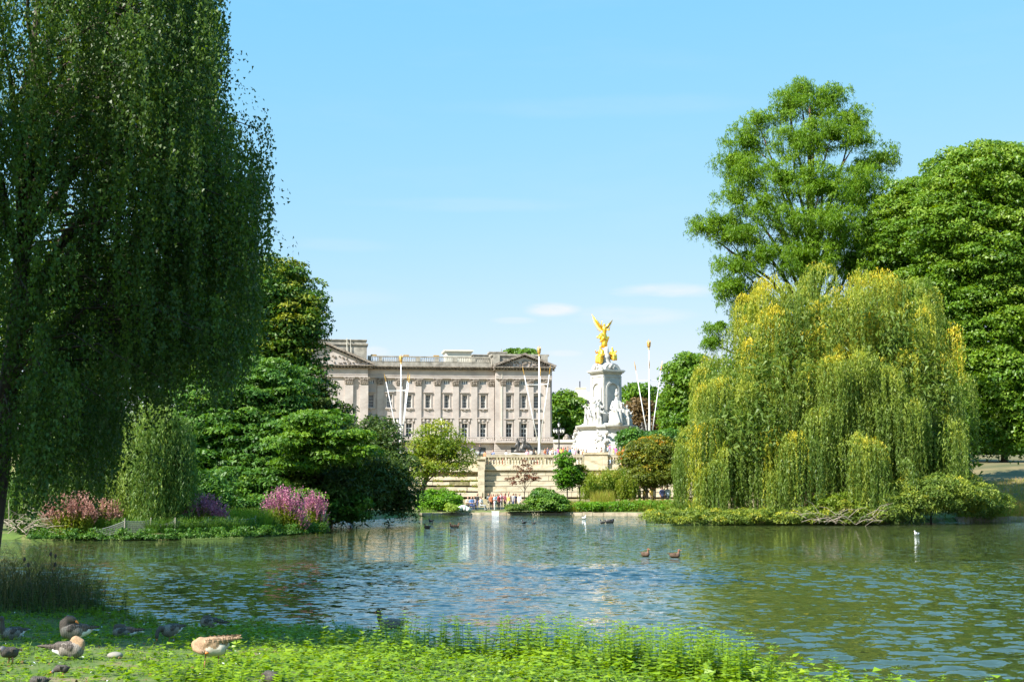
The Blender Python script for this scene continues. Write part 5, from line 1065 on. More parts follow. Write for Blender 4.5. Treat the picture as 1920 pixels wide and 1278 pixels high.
tree('park_tree', 'shaded tree on the slope at the far right behind the huge tree', [E(1870, 800, 90, 50, 195), E(1960, 780, 90, 60, 190), E(1790, 800, 60, 50, 200)], 240, 1.6, 60, .3, 'hornbeam', bs_(1880, 197), at(1880, 780, 196), .5, 6, group=GR, tb=.3)
Lw_ = blades(9000, area_px(1800, 1990, 112, 150), .15, .4, .03, .4, .75)
simple('slope_grass', 'dry short grass on the sloping lawn at the far right', 'grass', Lw_, 'hedge', 'stuff')
# ================================================================== near bank
def bank_pts(n, x0, x1, y0, y1, fn=None):
    x = x0 + (x1 - x0) * rng.random(n); y = y0 + (y1 - y0) * rng.random(n); s_ = lake_sd(x, y); k = (s_ > -.05) & (np.abs(x) < y * .40 + 1.5)
    x, y, s_ = x[k], y[k], s_[k]
    if fn is not None: k = rng.random(len(x)) < fn(x, y, s_); x, y, s_ = x[k], y[k], s_[k]
    return x, y, s_
def herbs(n, dens, hfun, leaf, per=7, tb=.5, asp=.5):
    """little leafy plants: whorls of leaves on short stems"""
    x, y, s_ = bank_pts(n, -13, 11, 12, 36, dens); h = hfun(x, y, s_) * (.55 + .7 * rng.random(len(x))); z = hgt(x, y); i = np.repeat(np.arange(len(x)), per); m_ = len(i)
    a = rng.random(m_) * 6.283; el = rng.random(m_); up = h[i] * (.25 + .75 * el)
    r = leaf * (.9 + .5 * rng.random(m_)) * (1.25 - .55 * el); d = np.stack([np.cos(a), np.sin(a), -.15 + .5 * el * rng.random(m_)], 1); d = unit(d)
    P = np.stack([x[i], y[i], z[i] + up], 1) + d * r[:, None] * .8 + rng.normal(size=(m_, 3)) * .012
    side = unit(np.cross(d, np.array([0, 0, 1.0]) + .35 * rng.normal(size=(m_, 3)))); sc = (.6 + .8 * rng.random(m_)) * leaf
    pt = .5 + .5 * np.sin(x * 1.9 + np.sin(y * 1.4) * 2) * np.sin(y * 1.7)
    return P, d * sc[:, None], side * (sc * asp)[:, None], tb + .16 * (pt[i] - .5) + .35 * (rng.random(m_) - .5) + .15 * (el - .5)
def noise2(x, y, f=1.0): return .5 + .25 * np.sin(x * 1.7 * f + 1.3 * np.sin(y * 1.1 * f)) + .25 * np.sin(y * 2.3 * f + 1.7 * np.sin(x * 1.3 * f))
leftbare = lambda x, y: sst(-2.4, -5.2, x - (y - 17) * -.12)          # grazed turf on the left
dlow = lambda x, y, s_: np.clip(.55 * noise2(x, y, 2.0) + .45 - .85 * leftbare(x, y) * noise2(x + 3, y, 1.3), 0.04, 1)
hlow = lambda x, y, s_: .05 + .09 * (1 - leftbare(x, y)) * noise2(x, y, 1.6) + .03 * noise2(x, y, 4)
L1 = herbs(62000, dlow, hlow, .033, 5, .5, .55)
simple('ground_cover', 'low green leafy plants covering the near bank', 'ground plants', L1, 'nettle', 'stuff')
dn = lambda x, y, s_: np.clip((1 - leftbare(x, y)) * (.25 + .9 * noise2(x, y, 1.3) ** 2), 0, 1)
hn = lambda x, y, s_: .12 + .15 * noise2(x, y, 1.3) + .14 * sst(-1, 1.5, x) * (s_ < 3.5)
L2 = herbs(24000, dn, hn, .055, 8, .55, .5)
simple('nettle_bed', 'thick bright green nettles across the near bank', 'nettles', L2, 'nettle', 'stuff')
# tall nettles on the edge
def tall(n, cond, h0, h1, leaf=.05, lab='', nm='nettles', mat='nettle', tb=.5):
    x, y, s_ = bank_pts(n, -13, 11, 12, 36, cond); h = h0 + (h1 - h0) * rng.random(len(x)); z = hgt(x, y); P, U, V, T = [], [], [], []
    lean = rng.normal(size=(len(x), 2)) * .12; ph = rng.random(len(x)) * 6.28
    for k in range(11):
        f = (k + 1) / 11
        for sgn in (0, math.pi, math.pi / 2 * 1, -math.pi / 2):
            a = ph + k * 1.57 + sgn; el = .25 - .6 * (1 - f) ; r = leaf * (1.25 - .75 * f) * (.8 + .5 * rng.random(len(x)))
            d = np.stack([np.cos(a), np.sin(a), np.full(len(x), -.25 + .5 * f)], 1); d = unit(d)
            p = np.stack([x + lean[:, 0] * h * f, y + lean[:, 1] * h * f, z + h * f], 1) + d * r[:, None]
            sd_ = unit(np.cross(d, np.array([0, 0, 1.0]) + .25 * rng.normal(size=d.shape)))
            P.append(p); U.append(d * r[:, None]); V.append(sd_ * (r * .42)[:, None]); T.append(tb + .2 * (f - .5) + .25 * (rng.random(len(x)) - .5))
    # stems
    p = np.stack([x + lean[:, 0] * h * .5, y + lean[:, 1] * h * .5, z + h * .5], 1); u = np.stack([lean[:, 0] * h * .5, lean[:, 1] * h * .5, h * .5], 1)
    P.append(p); U.append(u); V.append(np.tile([[.006, 0, 0]], (len(x), 1))); T.append(np.full(len(x), .3))
    c_ = np.concatenate; return simple(nm, lab, 'nettles', (c_(P), c_(U), c_(V), c_(T)), mat, 'stuff')
edge = lambda a, b_: (lambda x, y, s_: ((s_ < .9) & (x > a) & (x < b_)) * (.5 + .5 * noise2(x, y, 3)))
tall(12000, lambda x, y, s_: ((s_ < 2.0) & (x > -.2) & (x < 3.4)) * .9, .42, .72, .07, 'tall nettles standing at the middle of the near water edge', 'nettle_clump')
tall(6500, lambda x, y, s_: ((s_ < 1.2) & (x > 3.4) & (x < 9)) * .6, .22, .48, .055, 'thin nettles along the right hand near water edge', 'nettle_clump')
tall(7000, lambda x, y, s_: ((np.hypot(x + 1.25, (y - 22.6) * .8) < .95)) * .9, .35, .68, .06, 'tallest nettle clump beside the swimming goose', 'nettle_clump')
tall(9000, lambda x, y, s_: ((s_ < 1.4) & (x < -1.6) & (x > -9)) * .35, .10, .26, .045, 'short leafy edge plants in the shade of the birch', 'nettle_clump')
tall(5000, lambda x, y, s_: ((np.hypot(x + 3.3, (y - 16.9)) < .75) | (np.hypot(x + 7.1, y - 30.6) < .8)) * .5, .18, .36, .07, 'broad leafy docks beside the buff goose', 'dock_clump')
L = blades(9000, lambda n: (lambda q_: (q_[0], q_[1]))(bank_pts(int(n), -12, 10, 13, 34, lambda x, y, s_: .3 + .7 * noise2(x, y, 2))) , .04, .14, .008, .6, .55)  if False else None
xg, yg, sg_ = bank_pts(24000, -12, 9, 13, 34, lambda x, y, s_: .4 + .6 * noise2(x, y, 2)); _ar = lambda n: (xg, yg)
L = blades(len(xg), _ar, .03, .12, .008, .7, .5, 1); simple('turf_grass', 'short grass between the leafy plants of the near bank', 'grass', L, 'grass', 'stuff')
# fallen dry leaves and feathers on the grazed part
n = 320; x, y, s_ = bank_pts(n * 3, -10, -3, 15, 30); z = hgt(x, y); P = np.stack([x, y, z + .045], 1); nr = unit(np.array([0, 0, 1.0]) + .4 * rng.normal(size=P.shape)); U, V = leaf_axes(nr, len(P))
simple('fallen_leaves', 'scattered dry leaves on the grazed bank', 'leaves', (P, U * .028, V * .018, rng.random(len(P))), 'bronzeleaf', 'stuff')
n = 70; x, y, s_ = bank_pts(n * 3, -10, -2, 15, 29); z = hgt(x, y); P = np.stack([x, y, z + .06], 1); nr = unit(np.array([0, 0, 1.0]) + .5 * rng.normal(size=P.shape)); U, V = leaf_axes(nr, len(P))
me_ = leaf_mesh('feathers', P, U * .024, V * .009, rng.random(len(P))); put('feathers', me_, 'white', None, label='small white feathers scattered among the geese', cat='feathers', kind='stuff')
# tall dry weeds and teasels at the left
def weedarea(n): x = -8.4 - 4.8 * rng.random(n * 3) ** .75; y = rng.uniform(29.5, 37.5, n * 3); s_ = lake_sd(x, y); k = (s_ > .05) & (s_ < 6.5); return x[k][:n], y[k][:n]
x, y = weedarea(2600); L = blades(len(x), lambda n: (x, y), .3, 1.3, .007, .55, .55, 4)
x, y = weedarea(900); Lw = blades(len(x), lambda n: (x, y), .5, 1.0, .012, .5, .1, 3)
simple('dry_weeds', 'tall dry weeds and grass around the birch trunk', 'weeds', merge(L, Lw), 'dry', 'stuff')
tall(3200, lambda x, y, s_: ((x < -7.9) & (x > -11.5) & (s_ < 2.2) & (y > 29)) * .8, .35, .8, .055, 'dark leafy nettles at the water beside the birch trunk', 'nettle_clump', 'birch', .3)
tzl = [(95, 1040), (104, 1044), (46, 1050), (53, 1061), (103, 1060)]
for i, (px, py) in enumerate(tzl):
    D = 31.5 - .25 * i; v = at(px, py, D); z0 = hz(v.x, v.y); r = thing('teasel', ('tallest teasel seed head against the water', 'second tallest teasel, just right of the tallest', 'teasel nearest the birch trunk', 'low teasel right of the one nearest the trunk', 'leaning teasel below the tallest pair')[i], 'teasel', (v.x + (.12 if i != 4 else -.25), D, z0), 0, 'teasels in the dry weeds')
    hh = v.z - z0; dx = v.x - r.location.x; a = MB(); a.tube([(0, 0, 0), (dx * .3, 0, hh * .5), (dx, 0, hh)], [.008, .006, .004], 4); put('stem', a.mesh('stem'), 'wood' if False else 'bark', r)
    a = MB(); a.lathe([(.008, hh - .02), (.028, hh), (.03, hh + .03), (.018, hh + .065), (.004, hh + .08)], 7, (dx, 0)); put('seed_head', a.mesh('seed_head'), 'bark', r)
# ================================================================== people
SKIN, SHIRT, LEG, HAIR, SHOE = range(5)
def body(pose):
    """one continuous figure 1.72 m tall facing -y; pose picks the limbs"""
    def c_(a, b_, r0, r1, m_): return (a, b_, r0, r1, m_)
    hip = .92; L = []
    if pose == 'sit': hip = .45
    sh = hip + .50; neck = sh + .07; hd = neck + .16
    L += [c_((0, 0, hip), (0, 0, hip + .22), .135, .12, SHIRT), c_((-.05, 0, hip + .2), (-.09, 0, sh - .05), .11, .12, SHIRT), c_((.05, 0, hip + .2), (.09, 0, sh - .05), .11, .12, SHIRT), c_((-.07, 0, hip), (.07, 0, hip), .12, .12, LEG),
          c_((0, .0, sh), (0, -.01, neck + .04), .055, .052, SKIN), c_((0, -.02, hd - .03), (0, -.015, hd + .04), .082, .09, SKIN), c_((0, -.10, hd - .02), (0, -.085, hd), .018, .015, SKIN),
          c_((0, .02, hd + .05), (0, .035, hd - .02), .095, .085, HAIR)]
    if pose == 'longhair': L += [c_((0, .05, hd), (0, .08, sh - .05), .09, .06, HAIR)]
    for s_ in (-1, 1):
        if pose == 'sit':
            L += [c_((.08 * s_, 0, hip), (.10 * s_, -.42, hip + .03), .09, .065, LEG), c_((.10 * s_, -.42, hip + .03), (.10 * s_, -.45, .1), .06, .042, LEG), c_((.10 * s_, -.45, .05), (.10 * s_, -.58, .04), .045, .035, SHOE)]
        else:
            st = .16 * s_ if pose == 'walk' else 0; L += [c_((.085 * s_, 0, hip), (.09 * s_, st - .02, .50), .09, .062, LEG), c_((.09 * s_, st - .02, .50), (.09 * s_, st * 1.6, .09), .058, .042, LEG), c_((.09 * s_, st * 1.6, .05), (.09 * s_, st * 1.6 - .14, .035), .045, .035, SHOE)]
        a = (.19 * s_, 0, sh - .04); el = (.25 * s_, .02, sh - .32); hnd = (.22 * s_, -.08, sh - .56)
        if pose == 'photo': el = (.24 * s_, -.16, sh - .22); hnd = (.06 * s_, -.34, hd - .04)
        elif pose == 'wave' and s_ > 0: el = (.30, -.1, sh + .12); hnd = (.25, -.12, hd + .22)
        elif pose == 'fold' or pose == 'sit': el = (.25 * s_, -.03, sh - .27); hnd = (.03 * s_, -.24, sh - .26)
        elif pose == 'walk': el = (.24 * s_, -.1 * s_, sh - .3); hnd = (.24 * s_, -.22 * s_, sh - .52)
        L += [c_((.12 * s_, 0, sh - .03), a, .07, .065, SHIRT), c_(a, el, .056, .045, SHIRT), c_(el, hnd, .040, .028, SKIN), c_(hnd, (hnd[0], hnd[1] - .04, hnd[2] - .05), .032, .02, SKIN)]
    return L
BODY = {}
dummy = [plain('skin', (.45, .26, .18), .6), plain('shirt', (.5, .5, .5), .8), plain('trousers', (.05, .06, .1), .8), plain('hair', (.05, .03, .02), .7), plain('shoes', (.05, .05, .05), .6)]
for ps in ('stand', 'photo', 'wave', 'fold', 'walk', 'sit', 'longhair'):
    BODY[ps] = figure('person_' + ps, body(ps), .042, 1, dummy)
PC = {}
def cm(c_):
    if c_ not in PC: PC[c_] = plain('cloth_%d' % len(PC), c_, .8)
    return PC[c_]
COLR = {'white': (.75, .75, .74), 'black': (.02, .02, .022), 'orange': (.75, .18, .04), 'red': (.5, .03, .03), 'navy': (.03, .05, .16), 'blue': (.08, .2, .5), 'pink': (.7, .3, .42), 'magenta': (.6, .08, .35), 'yellow': (.75, .5, .04), 'grey': (.3, .3, .31), 'teal': (.04, .2, .22),
        'green': (.12, .25, .08), 'beige': (.55, .45, .33), 'peach': (.75, .45, .33), 'lilac': (.5, .4, .65), 'brown': (.18, .1, .06), 'maroon': (.2, .03, .05), 'khaki': (.3, .27, .15), 'light blue': (.35, .5, .7), 'olive': (.2, .2, .07)}
COLR = {k: tuple(.8 * c_ + .2 * (sum(v) / 3) for c_ in v) for k, v in COLR.items()}
HAIRC = {'dark': (.025, .018, .012), 'brown': (.1, .055, .03), 'blond': (.45, .3, .13), 'grey': (.4, .39, .37)}
def person(x, y, z, top, label, pose='stand', hair='dark', legs='navy', rz=0, s_=1.0, group=None, extra=None):
    o = put('person', BODY[pose], None, None, (x, y, z), rz, label=label, cat='person'); o.scale = (s_, s_, s_)
    for i, cc in ((SHIRT, COLR[top]), (LEG, COLR[legs]), (HAIR, HAIRC[hair])):
        o.material_slots[i].link = 'OBJECT'; o.material_slots[i].material = cm(cc)
    if group: o['group'] = group
    if extra == 'backpack':
        a = MB(); a.ball((0, .2, 1.22), (.15, .11, .22), sub=2); k = a.mesh('backpack', True); b_ = put('backpack', k, 'iron', None, (x, y, z), rz, label='black backpack on the person in navy beside the willow', cat='backpack'); b_.scale = (s_,) * 3
    if extra == 'hat':
        a = MB(); hd = 1.65 if pose != 'sit' else 1.18; a.lathe([(.17, hd + .055), (.17, hd + .065), (.1, hd + .08), (.09, hd + .15), (.04, hd + .17)], 10); put('hat', a.mesh('hat', True), 'stone_pale', o)
    return o
# crowd by the water, left of centre
GW = 'people waiting by the water below the terrace wall'
crowd = [  # px, head py, D, top, pose, hair, legs, text
 (734 + 144, 937, 124.5, 'beige', 'sit', 'dark', 'black', 'seated person in a beige top at the left end of the waterside crowd', None),
 (884.5, 939, 124, 'blue', 'sit', 'brown', 'navy', 'seated person in a blue top second from the left in the waterside crowd', None),
 (889.5, 938, 125.5, 'grey', 'sit', 'dark', 'black', 'seated person in grey between the blue top and the standing dark figure', None),
 (895.5, 928, 125, 'black', 'stand', 'dark', 'navy', 'tall standing person in black beside the seated group at the wall corner', None),
 (902.5, 938, 124, 'white', 'sit', 'dark', 'grey', 'seated person in white right of the tall figure in black', None),
 (864, 928, 128, 'light blue', 'stand', 'grey', 'beige', 'distant person in pale blue left of the seated group', None),
 (916, 931, 126.5, 'white', 'walk', 'blond', 'beige', 'person in white just right of the wall corner', None),
 (921, 931, 125, 'orange', 'stand', 'brown', 'black', 'first of two people in orange at the waterside, the left one', None),
 (925, 930, 126, 'orange', 'longhair', 'dark', 'maroon', 'second of two people in orange at the waterside, the right one', None),
 (928.5, 936, 123.6, 'light blue', 'fold', 'grey', 'white', 'person in pale blue and white trousers nearest the water', None),
 (932, 928, 125.5, 'teal', 'stand', 'dark', 'black', 'person in a teal top left of the one in red', None),
 (935.5, 929, 124.6, 'red', 'longhair', 'dark', 'black', 'person in a red top in the middle of the waterside crowd', None),
 (940, 926, 125.6, 'pink', 'photo', 'dark', 'grey', 'person in pink taking a photo right of the one in red', None),
 (947, 927, 125, 'maroon', 'longhair', 'brown', 'black', 'person in a dark maroon top with long brown hair', None),
 (954, 925, 126, 'peach', 'stand', 'dark', 'olive', 'tall person in a peach top near the right end of the crowd', None),
 (953, 935, 123.8, 'yellow', 'stand', 'dark', 'grey', 'short person in a bright yellow top before the tall peach one', None),
 (962, 927, 126, 'grey', 'longhair', 'blond', 'navy', 'person in grey with long fair hair right of the yellow top', None),
 (967, 929, 126.8, 'navy', 'fold', 'dark', 'black', 'person in navy behind the fair haired one', None),
 (974, 930, 124.8, 'white', 'stand', 'brown', 'beige', 'person in white at the right end of the waterside crowd', None),
 (1001, 920, 129, 'lilac', 'stand', 'dark', 'navy', 'person in lilac half hidden behind the dark green bush', None),
 (1040, 925, 129, 'pink', 'walk', 'blond', 'beige', 'person in pink walking past the two young trees', None)]
for (px, py, D, top, pose, hair, legs, lab, ex) in crowd:
    D += 1.2; x = (px - 960) / FPX * D; z = hz(x, D); ht = at(px, py - 3, D).z - z; base = 1.25 if pose == 'sit' else 1.76; person(x, D, z, top, lab, pose, hair, legs, rnd.uniform(-1.2, 1.2), min(1.12, max(.8, ht / base)) if pose != 'sit' else .95, GW, ex)
GR2 = 'people behind the long grass right of centre'
crowd2 = [(1150.5, 914, 'white', 'stand', 'grey', 'beige', 'person in white and a pale hat, leftmost behind the long grass', 'hat'), (1164, 914, 'peach', 'stand', 'brown', 'navy', 'person in peach second from left behind the long grass', None),
 (1171, 913, 'pink', 'longhair', 'dark', 'black', 'person in light pink with long dark hair behind the long grass', None), (1181, 911, 'white', 'longhair', 'brown', 'beige', 'person in white with long brown hair behind the long grass', None),
 (1188, 917, 'white', 'fold', 'blond', 'grey', 'short person in white and a hat in the middle of the grass group', 'hat'), (1198, 914, 'olive', 'fold', 'dark', 'black', 'person in an olive top with folded arms behind the long grass', None),
 (1206, 917, 'yellow', 'longhair', 'dark', 'navy', 'person in a yellow top with long dark hair behind the long grass', None), (1211, 911, 'grey', 'photo', 'grey', 'beige', 'grey haired person holding up a phone behind the yellow top', None),
 (1220, 916, 'yellow', 'stand', 'brown', 'khaki', 'person in yellow right of the grey haired one', None), (1224, 917, 'white', 'longhair', 'dark', 'black', 'dark haired person in white near the right end of the grass group', None),
 (1240, 910, 'navy', 'stand', 'brown', 'black', 'person in navy carrying a black backpack beside the willow', 'backpack'), (1250, 909, 'light blue', 'stand', 'dark', 'navy', 'last person on the right in pale blue against the willow fringe', None)]
for k, (px, py, top, pose, hair, legs, lab, ex) in enumerate(crowd2):
    D = 131.5 + (k * 7 % 5) * .5; x = (px - 960) / FPX * D; z = hz(x, D); ht = at(px, py - 4, D).z - z; person(x, D, z, top, lab, pose, hair, legs, rnd.uniform(-1.5, 1.5), min(1.12, max(.85, ht / 1.76)), GR2, ex)
for (px, py, top, hair, lab) in ((1833, 903, 'light blue', 'dark', 'seated person in pale blue on the slope at the far right'), (1844, 904, 'beige', 'brown', 'seated person in beige in the middle of the three on the slope'), (1868, 901, 'black', 'brown', 'seated person in black apart from the other two on the slope')):
    D = 118; v = at(px, py, D); z = hz(v.x, D); person(v.x, D, z, top, lab, 'sit', hair, 'black', rnd.uniform(1, 2), 1.0, 'people sitting on the right hand slope')
    a = MB(); a.box(-.3, .3, -.25, .25, 0, .42); 
# park bench for them
D = 118; v = at(1848, 905, D); bz = hz(v.x, D)
# people on the terrace
GT = 'visitors along the terrace balustrade'
tl = [('orange', 'dark'), ('blue', 'dark'), ('white', 'brown'), ('pink', 'blond'), ('grey', 'dark'), ('black', 'brown'), ('beige', 'dark'), ('orange', 'brown'), ('navy', 'dark'), ('white', 'dark'), ('peach', 'brown'), ('light blue', 'blond'), ('magenta', 'dark'), ('yellow', 'dark'), ('red', 'brown'), ('green', 'dark')]
slots = [(909, 849), (925, 848), (949, 848), (988, 847), (996, 846), (1001, 847), (1003, 845), (1022, 845), (1027, 843), (1032, 846), (1036, 844), (1041, 846), (1046, 843), (1052, 842), (1056, 841), (1060, 843), (1064, 841), (1069, 844), (1073, 843), (1077, 845), (1081, 843), (1085, 845), (1089, 846), (1093, 846), (1099, 847), (1118, 843), (1127, 843), (1139, 840), (1143, 837), (1150, 844), (1154, 841), (1162, 843), (1168, 843), (1173, 844), (1181, 845)]
where = lambda px: ('above the corner pier of the terrace' if px < 935 else 'beside the half-round stone arch' if px < 970 else 'right of the half-round stone arch' if px < 1008 else 'between the middle mast and lamp post' if px < 1047 else 'between the lamp post and the monument' if px < 1078 else 'left of the monument base' if px < 1096 else 'at the broad balustrade pier' if px < 1136 else 'before the right side of the monument')
cnt = {}
ordn = ['first', 'second', 'third', 'fourth', 'fifth', 'sixth', 'seventh', 'eighth', 'ninth', 'tenth', 'eleventh', 'twelfth']
for k, (px, py) in enumerate(slots):
    D = rnd.choice([173, 176, 180, 186]) if k % 3 else 192; top, hair = tl[k % len(tl)]
    if px in (1154,): top = 'magenta'
    if px in (909,): top = 'orange'
    if px in (1139,): top = 'light blue'
    x = (px - 960) / FPX * D; z = hz(x, D); w_ = where(px); cnt[w_] = cnt.get(w_, 0) + 1
    # keep the head where it shows: move along the rising terrace
    best = min((abs(at(px, py - 4, d).z - (hz((px - 960) / FPX * d, d) + 1.72)), d) for d in np.arange(172.5, 235, 1.5)); D = best[1]; x = (px - 960) / FPX * D; z = hz(x, D)
    person(x, D, z, top, f'person in {"an" if top[0] in "aeiou" else "a"} {top} top, {ordn[cnt[w_] - 1]} {w_}', rnd.choice(['stand', 'fold', 'photo', 'walk', 'longhair']), hair, rnd.choice(['navy', 'black', 'beige', 'grey']), rnd.uniform(-3, 3), 1.0, GT)
# lower bodies seen between the balusters
for k, (px, top, legs) in enumerate([(914, 'orange', 'orange'), (921, 'black', 'black'), (926, 'navy', 'black'), (935, 'peach', 'orange'), (943, 'orange', 'red'), (978, 'black', 'black'), (983, 'white', 'red'), (997, 'black', 'navy'), (1001, 'grey', 'black'), (1009, 'red', 'red'), (1072, 'navy', 'black'), (1078, 'beige', 'maroon'), (1083, 'white', 'navy'), (1142, 'light blue', 'black'), (1147, 'white', 'navy'), (1160, 'black', 'navy')]):
    D = 172.2; x = (px - 960) / FPX * D
    person(x, D + .1 * (k % 3), hz(x, D) - .9, top, f'person in {legs} trousers, {top} top behind the balusters, {ordn[k] if k < 12 else ["thirteenth", "fourteenth", "fifteenth", "sixteenth"][k - 12]} from the left', rnd.choice(['stand', 'walk', 'fold']), 'dark', legs, rnd.uniform(-3, 3), .97, 'people close behind the balusters')
# mounted officer above the wall corner
D = 186; v = at(900, 850, D); zg = hz(v.x, D)
hc = lambda a, b_, r0, r1, m_=0: (a, b_, r0, r1, m_)
HL = [hc((-.55, 0, 1.25), (.55, 0, 1.28), .30, .31), hc((-.62, 0, 1.3), (-1.05, 0, 1.85), .22, .13), hc((-1.05, 0, 1.87), (-1.38, 0, 1.66), .12, .07), hc((.78, 0, 1.3), (.92, 0, .8), .08, .05)]
for sx_, sy_ in ((-.55, -.14), (-.48, .14)): HL += [hc((sx_, sy_, 1.1), (sx_, sy_, .6), .11, .07), hc((sx_, sy_, .6), (sx_ + .03, sy_, .08), .055, .05)]
for sx_, sy_ in ((.55, -.14), (.62, .14)): HL += [hc((sx_, sy_, 1.15), (sx_ - .06, sy_, .78), .15, .09), hc((sx_ - .06, sy_, .78), (sx_ + .12, sy_, .55), .08, .055), hc((sx_ + .12, sy_, .55), (sx_ + .08, sy_, .08), .05, .05)]
HL += [hc((-1.0, -.05, 1.95), (-1.02, -.06, 2.06), .03, .015), hc((-1.0, .05, 1.95), (-1.02, .06, 2.06), .03, .015)]
hm = figure('horse', HL, .05, 1, ['marble_grey']); ho = put('horse', hm, None, None, (v.x, D, zg), .5, label='pale grey horse carrying the dark uniformed rider above the wall corner', cat='horse')
RL = [hc((0, 0, 1.55), (0, .02, 1.9), .16, .15, 1), hc((0, .02, 1.9), (0, 0, 2.12), .16, .17, 1), hc((0, 0, 2.15), (0, -.0, 2.28), .06, .06, 0), hc((-.02, 0, 2.36), (-.02, 0, 2.40), .095, .1, 0), hc((0, 0, 2.44), (0, 0, 2.46), .12, .11, 2)]
for s_ in (-1, 1): RL += [hc((0, .1 * s_, 1.6), (-.25, .3 * s_, 1.3), .10, .08, 1), hc((-.25, .3 * s_, 1.3), (-.15, .34 * s_, .85), .07, .05, 2), hc((-.15, .34 * s_, .82), (-.27, .34 * s_, .8), .04, .035, 2), hc((0, .2 * s_, 2.1), (-.12, .26 * s_, 1.85), .065, .05, 1), hc((-.12, .26 * s_, 1.85), (-.35, .12 * s_, 1.72), .05, .035, 1)]
put('person', figure('rider', RL, .04, 1, [dummy[0], cm(COLR['black']), 'iron']), None, None, (v.x, D, zg), .5, label='mounted officer in black with a dark helmet above the wall corner', cat='person')

# pale sheet at the water edge
a = MB(); rr_ = random.Random(4)
for k in range(16): f = k / 15; a.ball((-.55 + 1.1 * f, rr_.uniform(-.2, .2), .12 + .2 * math.sin(f * 3.1)), (.2, .25, .16 + .12 * math.sin(f * 3.1)), sub=0)
x, y = bs_(869, 120.8); put('draped_sheet', a.mesh('draped_sheet', True), 'tarp', None, (x, y, .25), .1, label='pale green and white draped bundle at the water edge left of the crowd', cat='bundle')
a = MB(); a.box(-.3, .3, -.05, .05, 0, .75); a.box(-.34, .34, -.07, .07, .75, .8); x, y = bs_(929, 121.5); put('white_board', a.mesh('white_board'), 'white', None, (x, y, hz(x, y)), 0, label='small white board standing at the water edge before the crowd', cat='board')

# ================================================================== birds
def feather_mat(name, dark, light, scale=38, amt=.22):
    m, t, b = new_mat(name); tcn = N(t, 'ShaderNodeTexCoord'); wv = N(t, 'ShaderNodeTexWave', Scale=scale / 4, Distortion=9.0, Detail=2); wv.bands_direction = 'X'; t.links.new(tcn.outputs['Object'], wv.inputs['Vector'])
    ns = N(t, 'ShaderNodeTexNoise', Scale=scale, Detail=4); t.links.new(tcn.outputs['Object'], ns.inputs['Vector'])
    f = MATH(t, 'ADD', MATH(t, 'MULTIPLY', wv.outputs['Fac'], amt), MATH(t, 'MULTIPLY', ns.outputs[0], 1 - amt))
    t.links.new(ramp(t, f, [(.3, dark), (.75, light)]), b.inputs['Base Color']); b.inputs['Roughness'].default_value = .8
    bp = N(t, 'ShaderNodeBump', Strength=.4, Distance=.004); t.links.new(f, bp.inputs['Height']); t.links.new(bp.outputs[0], b.inputs['Normal']); return m
M['g_back'] = feather_mat('goose_back', (.035, .028, .024), (.15, .12, .10)); M['g_neck'] = feather_mat('goose_neck', (.06, .045, .036), (.14, .11, .09), 60, .2)
M['g_breast'] = feather_mat('goose_breast', (.14, .12, .10), (.30, .26, .22), 40, .3); M['g_white'] = plain('goose_white', (.75, .74, .72), .8); M['g_bill'] = plain('orange_bill', (.7, .22, .04), .4); M['g_leg'] = plain('pink_leg', (.5, .2, .12), .5)
M['b_back'] = feather_mat('buff_back', (.15, .085, .045), (.50, .33, .20)); M['b_neck'] = feather_mat('buff_neck', (.24, .14, .075), (.46, .31, .18), 60, .2); M['b_belly'] = plain('buff_belly', (.52, .47, .38), .8); M['eye'] = plain('dark_eye', (.01, .01, .01), .1)
M['m_body'] = feather_mat('moorhen_body', (.03, .025, .02), (.10, .085, .07), 60, .2); M['k_grey'] = plain('coot_grey', (.10, .10, .11), .7)
def C_(a, b_, r0, r1, m_): return (a, b_, r0, r1, m_)
